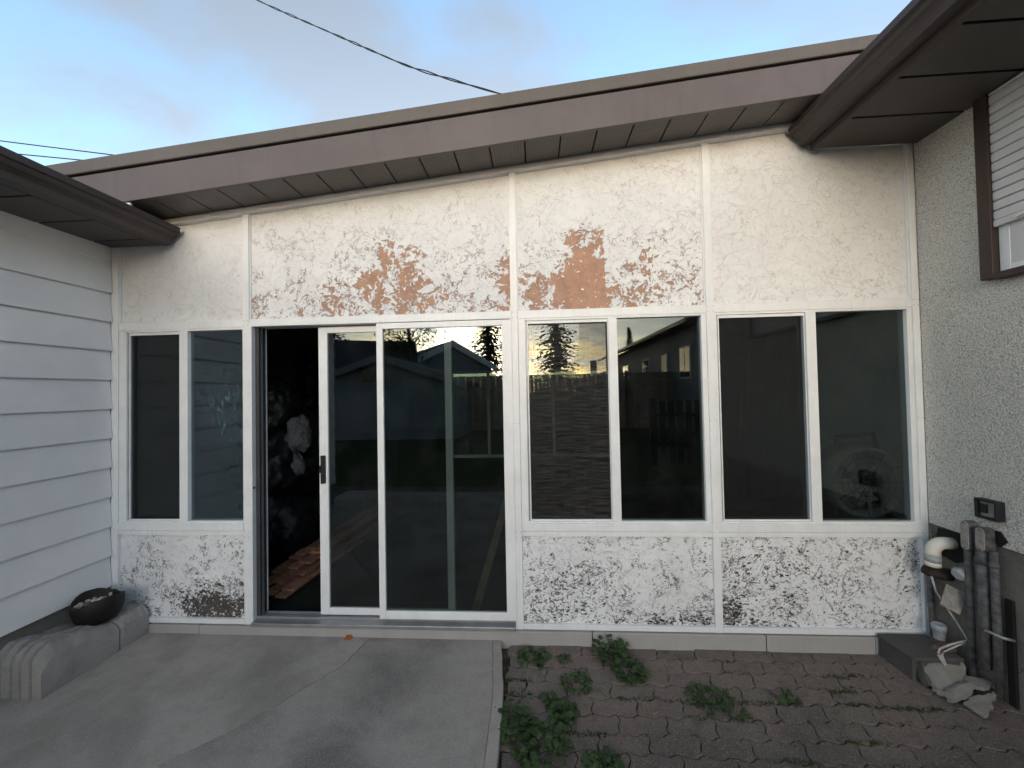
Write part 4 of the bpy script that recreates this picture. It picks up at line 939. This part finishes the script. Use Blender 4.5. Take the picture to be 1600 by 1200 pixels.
lump('plastic_bag', 'white_plastic', (-2.23, 0.92, 1.26), 0.12, (0.95, 0.8, 1.35), 'upper crumpled white plastic bag beside the black bags', 'bag', 3)
lump('plastic_bag', 'white_plastic', (-2.30, 0.92, 0.98), 0.095, (1.1, 0.8, 1.35), 'lower crumpled white plastic bag beside the black bags', 'bag', 13)
pic = empty('framed_picture', (-2.99, 2.32, 1.85), 'dark framed picture hanging deep inside left of the door', 'picture')
fm = MB()
for (p0, p1, q0, q1) in ((2.04, 2.08, 1.44, 2.27), (2.55, 2.59, 1.44, 2.27), (2.0805, 2.5495, 1.44, 1.48), (2.0805, 2.5495, 2.23, 2.27)): fm.box(-2.999, -2.97, p0, p1, q0, q1)
fm.build('picture_frame', 'dark_wood', pic, bevel=0.003); MB().box(-2.998, -2.985, 2.0808, 2.5492, 1.4805, 2.2295).build('print', 'picture', pic)
k_ = 0
for lay in range(8):
    for j in range(3 if lay < 4 else 2):
        wd = random.uniform(0.085, 0.125); x = -2.17+0.125*j+0.03*(lay % 2)+0.028*max(0, lay-3); ya = 0.36+0.06*lay+random.uniform(-0.04, 0.16)+(0.10 if j == 0 else 0); yb = 2.3+random.uniform(-0.1, 0.15); z = 0.047+0.0235*lay
        o = MB().box(x-wd/2, x+wd/2, ya, yb, z, z+0.021).build('cedar_plank', 'cedar', None, loc=(x, (ya+yb)/2, z), bevel=0.002); o.rotation_euler.z = -0.10+random.uniform(-0.03, 0.03)
        tag(o, ['left', 'middle', 'right'][j]+' cedar plank in '+['the bottom', 'the second', 'the third', 'the fourth', 'the fifth', 'the sixth', 'the seventh', 'the top'][lay]+' layer of the stack inside the door', 'plank', 'cedar planks on the floor')
b_ = MB(); p0, p1 = Vector((-0.46, 0.22, 0.05)), Vector((-0.16, 0.56, 1.02)); d_ = Vector((0.028, 0, 0)); e_ = Vector((0, 0.02, -0.005))
b_.hexa([tuple(p0-d_), tuple(p0+d_), tuple(p0-d_+e_), tuple(p0+d_+e_), tuple(p1-d_), tuple(p1+d_), tuple(p1-d_+e_), tuple(p1+d_+e_)])
tag(b_.build('leaning_board', 'pale_wood', None, loc=tuple(p0)), 'pale board leaning behind the right door pane', 'board')
cr_ = empty('storage_crate', (0.05, 0.78, 0.045), 'dark storage crate the pale board leans on', 'crate')
MB().box(-0.25, 0.40, 0.60, 0.98, 0.046, 1.00).build('crate_body', 'dark_wood', cr_, bevel=0.01); MB().box(-0.27, 0.42, 0.585, 1.0, 1.0005, 1.03).build('lid', 'dark_wood', cr_, bevel=0.006)
cab = empty('cabinet', (-1.75, 2.7, 0.045), 'dark low cabinet by the back wall behind the door', 'cabinet')
MB().box(-2.35, -1.30, 2.45, 2.95, 0.046, 1.10).build('carcass', 'dark_wood', cab, bevel=0.006)
for i in range(2): MB().box(-2.33+0.52*i, -1.83+0.52*i, 2.435, 2.4495, 0.10, 1.06).build('cabinet_door', 'dark_wood', cab, bevel=0.004)
tb = empty('bench', (1.85, 0.38, 0.045), 'dark bench under the rightmost window inside', 'bench')
MB().box(1.25, 2.41, 0.145, 0.62, 0.70, 0.745).build('seat', 'dark_wood', tb, bevel=0.004)
for x, y in ((1.3, 0.2), (2.36, 0.2), (1.3, 0.57), (2.36, 0.57)): MB().box(x-0.03, x+0.03, y-0.03, y+0.03, 0.046, 0.6995).build('leg', 'dark_wood', tb)
lump('folded_cloth', 'white_plastic', (1.50, 0.40, 0.765), 0.16, (1.3, 0.8, 0.22), 'pale folded cloth lying on the bench inside', 'cloth', 21, 0.2)
FX, FZ = 2.19, 0.985
fan = empty('drum_fan', (FX, 0.2, 0.746), 'round grey drum fan with handle behind the rightmost pane', 'fan')
ring = []
for k in range(33):
    a = 2*math.pi*k/32; ring.append((math.cos(a), math.sin(a)))
def annul(r0, r1, y0, y1):
    mb = MB(); v = []; n = 32
    for (r_, y) in ((r1, y0), (r1, y1), (r0, y1), (r0, y0)):
        for k in range(n): a = 2*math.pi*k/n; v.append((FX+r_*math.cos(a), y, FZ+r_*math.sin(a)))
    return mb.add(v, [(i*n+k, i*n+(k+1) % n, ((i+1) % 4)*n+(k+1) % n, ((i+1) % 4)*n+k) for i in range(4) for k in range(n)], True)
annul(0.212, 0.235, 0.12, 0.30).build('drum', 'fan_grey', fan)
annul(0.001, 0.211, 0.285, 0.295).build('rear_cover', 'fan_grey', fan)
gb = MB()
for r_ in (0.05, 0.09, 0.13, 0.17):
    gb.tube([(FX+r_*math.cos(2*math.pi*k/24), 0.115, FZ+r_*math.sin(2*math.pi*k/24)) for k in range(25)], 0.0025, 5, False)
for k in range(12):
    a = 2*math.pi*k/12; gb.tube([(FX+0.03*math.cos(a), 0.116, FZ+0.03*math.sin(a)), (FX+0.215*math.cos(a), 0.118, FZ+0.215*math.sin(a))], 0.0025, 5)
gb.build('grille', 'black_metal', fan)
for k in range(4):
    a = math.pi/2*k+0.4; c, s = math.cos(a), math.sin(a)
    MB().hexa([(FX+c*0.03-s*0.02, 0.19, FZ+s*0.03+c*0.02), (FX+c*0.17-s*0.06, 0.19, FZ+s*0.17+c*0.06), (FX+c*0.03+s*0.02, 0.22, FZ+s*0.03-c*0.02), (FX+c*0.17+s*0.06, 0.23, FZ+s*0.17-c*0.06),
               (FX+c*0.03-s*0.02, 0.195, FZ+s*0.03+c*0.02), (FX+c*0.17-s*0.06, 0.195, FZ+s*0.17+c*0.06), (FX+c*0.03+s*0.02, 0.225, FZ+s*0.03-c*0.02), (FX+c*0.17+s*0.06, 0.235, FZ+s*0.17-c*0.06)]).build('blade', 'fan_grey', fan)
MB().tube([(FX, 0.15, FZ), (FX, 0.27, FZ)], 0.035, 14).build('hub', 'black_metal', fan)
MB().tube([(2.06, 0.2, 1.18), (2.055, 0.2, 1.275), (2.30, 0.2, 1.30), (2.335, 0.2, 1.18)], 0.014, 8).build('handle', 'black_metal', fan)
for s in (-1, 1): MB().tube([(FX+s*0.15, 0.2, 0.756), (FX+s*0.13, 0.2, 0.84)], 0.012, 8).build('foot', 'black_metal', fan)
for i, (ya, yb, z0, z1) in enumerate(((1.50, 1.72, 1.20, 1.42), (1.80, 1.88, 1.22, 1.40))):
    tag(MB().box(2.4195, 2.4235, ya, yb, z0, z1).build('wall_card', 'paper', None, loc=(2.42, (ya+yb)/2, z0)), ['wider pale card pinned to the inner right wall', 'narrow pale card pinned to the inner right wall'][i], 'card')
for i, (x, y) in enumerate(((2.33, 1.75), (2.36, 1.95))):
    tag(MB().tube([(x-0.05, y, 0.05), (x+0.04, y+0.02, 2.0)], 0.006, 6).build('thin_rod', 'pale_wood', None, loc=(x, y, 0.05)), ['thin rod leaning inside, nearer the window', 'thin rod leaning inside, farther from the window'][i], 'rod')

# ------------------------------------------------------------------ overhead wires
def sag(a, b, n, s): 
    a, b = Vector(a), Vector(b)
    return [a.lerp(b, k/n)-Vector((0, 0, 4*s*(k/n)*(1-k/n))) for k in range(n+1)]
base = []
ctl = [(-9.5, 6.2, 13.2), (-5.752, 5, 10.085), (-4.318, 4.5, 8.984), (-3.053, 4.0, 7.97), (-1.919, 3.4, 6.949), (-0.348, 2.5, 5.666), (0.6, 1.9, 4.9), (1.3, 1.5, 3.70)]
for i in range(len(ctl)-1):
    for k in range(24): base.append(Vector(ctl[i]).lerp(Vector(ctl[i+1]), k/24))
for _ in range(40): base = [base[0]]+[(base[i-1]+base[i]*2+base[i+1])/4 for i in range(1, len(base)-1)]+[base[-1]]
sc_ = empty('service_cable', (1.3, 1.5, 3.6), 'twisted black service cable crossing the sky to the roof', 'cable')
for ph in (0, math.pi):
    pts = []
    for i, p in enumerate(base):
        a = i*0.42+ph; rr_ = 0.012+0.006*math.sin(i*0.2)
        pts.append(p+Vector((0.6*math.cos(a)*rr_, 0.3*math.cos(a)*rr_, math.sin(a)*rr_)))
    MB().tube(pts, 0.0085, 6).build('strand', 'wire', sc_)
dz = Vector((12.646-16.356, 0, 0))
for i, (p, q) in enumerate((((-16.356, 8, 9.719), (-12.646, 8, 9.064)), ((-16.353, 8, 9.357), (-13.69, 8, 8.966)))):
    P_, Q_ = Vector(p), Vector(q); d = (Q_-P_).normalized()
    tag(MB().tube(sag(P_-d*14, Q_+d*9, 20, 0.02), 0.016, 6).build('power_line', 'wire', None, loc=tuple(P_-d*14)), ['upper thin power line at the left edge of the sky', 'lower thin power line at the left edge of the sky'][i], 'power line')

# ------------------------------------------------------------------ the yard behind the viewer (seen in the glass)
def fence(name, x0, x1, y, z1, bw_, gap_, mat, lb, post_every, post_mat):
    t_ = empty(name, ((x0+x1)/2, y, -0.06), lb, 'fence'); x = x0; me = None
    while x < x1:
        if me is None:
            o = MB().box(x, x+bw_, y, y+0.02, -0.06, z1).build('board', mat, t_, loc=(x, y, -0.06)); me = o.data
        else: inst('board', me, t_, (x, y, -0.06+random.uniform(-0.01, 0.01)))
        x += bw_+gap_
    x = x0
    while x < x1+0.1:
        MB().box(x-0.06, x+0.06, y+0.021, y+0.14, -0.06, z1+0.08).build('post', post_mat, t_); x += post_every
    for z in (0.35, z1-0.35): MB().box(x0, x1, y+0.0205, y+0.06, z, z+0.08).build('rail', mat, t_)
    return t_
fence('board_fence', -3.2, 5.9, -14.0, 2.35, 0.17, 0.008, 'fence_tan', 'tall tan board fence across the yard, reflected in the glass', 2.4, 'fence_dark')
fence('picket_fence', 2.6, 5.9, -6.0, 1.35, 0.12, 0.07, 'fence_dark', 'dark gapped picket fence reflected beside the neighbouring house', 1.6, 'fence_dark')
fence('rear_fence', -3.2, 3.4, 6.2, 2.0, 0.17, 0.008, 'fence_tan', 'tan fence beyond the back window of the sunroom', 2.4, 'fence_tan')

def gable(name, lb, c, w_, d_, he, hp, wallm, roofm, trimm, rot, rk=0.10):
    """gable end faces +Y at local y=0, extends to -d"""
    t_ = empty(name, (0, 0, 0), lb, 'building'); h = w_/2
    MB().prism([(-h, -0.06), (h, -0.06), (h, he), (0, hp), (-h, he)], 1, -d_, 0).build('wall', wallm, t_)
    s = (hp-he)/h; ov = 0.35
    rf = MB().prism([(0, hp+0.02), (h+ov, he-s*ov+0.02), (h+ov, he-s*ov+0.14), (0, hp+0.14), (-h-ov, he-s*ov+0.14), (-h-ov, he-s*ov+0.02)], 1, -d_-0.3, 0.3).build('roof', roofm, t_)
    MB().prism([(0, hp-rk), (h+ov, he-s*ov-rk), (h+ov, he-s*ov+0.16), (0, hp+0.16), (-h-ov, he-s*ov+0.16), (-h-ov, he-s*ov-rk)], 1, 0.301, 0.33).build('rake_board', trimm, rf)
    t_.location = c; t_.rotation_euler.z = rot
    return t_
ga = gable('garage', 'pale low gabled garage reflected in the sliding door', (-5.6, -11.0, 0), 5.6, 6, 2.0, 2.95, 'garage_wall', 'roof_dark', 'garage_wall', 0)
def part(parent, name, mat, *a):      # coordinates local to the building
    o = MB().box(*a).build(name, mat, None); o.parent = parent; o.location = (0, 0, 0)
    return o
part(ga, 'garage_door', 'house_siding', -1.9, 1.0, 0.0, 0.03, -0.06, 1.75); part(ga, 'vent', 'dark_glass', -0.8, -0.1, 0.0, 0.04, 2.1, 2.55)
gb_ = gable('gabled_house', 'house with bright white rake boards reflected in the door', (-5.9, -24, 0), 6.5, 8, 3.6, 5.2, 'house_siding', 'roof_dark', 'white_trim', R(-35), 0.30)
part(gb_, 'window', 'dark_glass', -0.8, 0.8, 0.0, 0.04, 1.3, 2.4)
gc_ = gable('dark_roofed_house', 'larger dark-roofed house reflected in the left door pane', (-16.0, -17, 0), 9, 9, 2.7, 4.7, 'house_siding', 'roof_dark', 'roof_dark', R(70))
part(gc_, 'window', 'dark_glass', -1.0, 1.0, 0.0, 0.04, 1.2, 2.3)
gd_ = gable('brick_house', 'far low house with red brick chimney at the sunset horizon', (9.5, -37, 0), 9, 9, 2.6, 4.0, 'fence_tan', 'roof_dark', 'white_trim', R(20))
part(gd_, 'chimney', 'red_brick', -3.9, -3.3, -2.0, -1.4, 2.5, 4.9); part(gd_, 'window', 'dark_glass', -1.0, 1.0, 0.0, 0.04, 1.2, 2.2)
# long neighbouring house with lap siding, parallel to the stucco house
nh = empty('neighbour_house', (6.5, -20, -0.06), 'long dark lap-sided house with windows reflected beside the conifer', 'house')
MB().box(6.05, 13, -29, -11.6, -0.06, 4.05).build('wall', 'house_siding', nh)
z = 0.5
while z < 3.95:
    MB().prism([(6.05, z), (6.02, z), (6.045, z+0.20), (6.05, z+0.20)], 1, -29, -11.6).build('siding_board', 'house_siding', nh); z += 0.2
for ya, yb, za, zb_ in ((-13.2, -12.1, 2.0, 3.3), (-15.4, -14.6, 2.15, 3.2), (-18.5, -17.3, 2.2, 3.2), (-16.6, -15.9, 0.3, 1.5), (-23, -21.5, 2.2, 3.2)):
    wi = MB().box(5.985, 6.03, ya, yb, za, zb_).build('window', 'white_trim', nh)
    MB().box(5.975, 5.984, ya+0.07, (ya+yb)/2-0.03, za+0.07, zb_-0.07).build('pane', 'dark_glass', wi); MB().box(5.975, 5.984, (ya+yb)/2+0.03, yb-0.07, za+0.07, zb_-0.07).build('pane', 'dark_glass', wi)
rf = MB().prism([(5.45, 4.02), (5.45, 4.12), (9.5, 5.6), (13.6, 4.12), (13.6, 4.02), (9.5, 5.45)], 1, -29.6, -11.0).build('roof', 'roof_dark', nh)
MB().box(5.40, 5.4495, -29.6, -11.0, 4.0, 4.14).build('gutter', 'gutter', rf)

def spruce(x, y, h, r_, lb, seed, droop=0.35):
    rnd = random.Random(seed); t_ = empty('spruce_tree', (x, y, -0.06), lb, 'tree', 'trees reflected in the glass')
    MB().tube([(x, y, -0.06), (x, y, h*0.5), (x, y, h*0.97)], [0.02*h, 0.012*h, 0.02], 8).build('trunk', 'bark', t_)
    mb = MB(); z = h*0.06
    while z < h*0.985:
        q = 1-z/h; R_ = r_*(q**0.85)*rnd.uniform(0.8, 1.1)+0.06; nb = max(6, int(9+10*q))
        for k in range(nb):
            a = rnd.uniform(0, 6.283); L = R_*rnd.uniform(0.65, 1.12); d = Vector((math.cos(a), math.sin(a), 0)); s_ = Vector((-d.y, d.x, 0))
            tip = -L*droop*rnd.uniform(0.5, 1.2)
            nseg = max(3, int(L/0.35))
            for j in range(nseg):
                u = (j+rnd.uniform(0.2, 0.9))/nseg; c = Vector((x, y, z))+d*L*u+Vector((0, 0, tip*u*u+rnd.uniform(-0.08, 0.08)))
                for _ in range(2):
                    w_ = rnd.uniform(0.13, 0.30)*(1.15-0.6*u)*min(1.4, 0.6+R_/2.5); dd = (d*rnd.uniform(0.3, 1)+s_*rnd.uniform(-1, 1)+Vector((0, 0, rnd.uniform(-0.7, 0.1)))).normalized(); e = dd.cross(Vector((rnd.uniform(-1, 1), rnd.uniform(-1, 1), 1))).normalized()
                    mb.add([c-e*w_*0.4, c+e*w_*0.4, c+dd*w_*1.6+e*w_*0.1], [(0, 1, 2)])
        z += h*0.020+0.05
    mb.build('crown', 'needle', t_)
    return t_
spruce(2.0, -30, 15.5, 2.9, 'big conifer standing against the sunset in the middle window reflection', 1)
spruce(-3.6, -27, 12.0, 2.6, 'dark conifer reflected at the top right of the sliding door', 2)
spruce(9.0, -33, 7.6, 1.3, 'small conifer reflected above the eave of the neighbouring house', 3)
spruce(-16, -26, 12, 2.6, 'conifer standing behind the dark-roofed house', 4)
def birch(x, y, h, r_, lb, seed):
    rnd = random.Random(seed); t_ = empty('birch_tree', (x, y, -0.06), lb, 'tree', 'trees reflected in the glass')
    tr = MB(); tr.tube([(x, y, -0.06), (x+0.1, y, h*0.4), (x-0.1, y+0.1, h*0.9)], [0.16, 0.11, 0.03], 8)
    cl = []
    for k in range(16):
        a = rnd.uniform(0, 6.28); z = h*rnd.uniform(0.45, 0.95); q = r_*rnd.uniform(0.3, 0.9)*(1.2-z/h); c = (x+q*math.cos(a), y+q*math.sin(a), z)
        tr.tube([(x, y, z-0.8), ((x+c[0])/2, (y+c[1])/2, z-0.1), c], [0.05, 0.03, 0.01], 5); cl.append(c)
    tr.build('trunk', 'bark', t_); mb = MB()
    for c in cl:
        for k in range(260):
            v = Vector((rnd.gauss(0, 0.5), rnd.gauss(0, 0.5), rnd.gauss(-0.1, 0.55))); p = Vector(c)+v; e = Vector((rnd.uniform(-1, 1), rnd.uniform(-1, 1), rnd.uniform(-1, 1))).normalized(); g_ = e.cross(Vector((rnd.uniform(-1, 1), 0.3, 1))).normalized(); s_ = rnd.uniform(0.05, 0.11)
            mb.add([p-e*s_, p+g_*s_*0.6, p+e*s_, p-g_*s_*0.6], [(0, 1, 2, 3)])
    mb.build('crown', 'birch', t_)
birch(-6.8, -17.5, 8.6, 2.6, 'leafy birch whose hanging foliage tops the door reflection', 5)
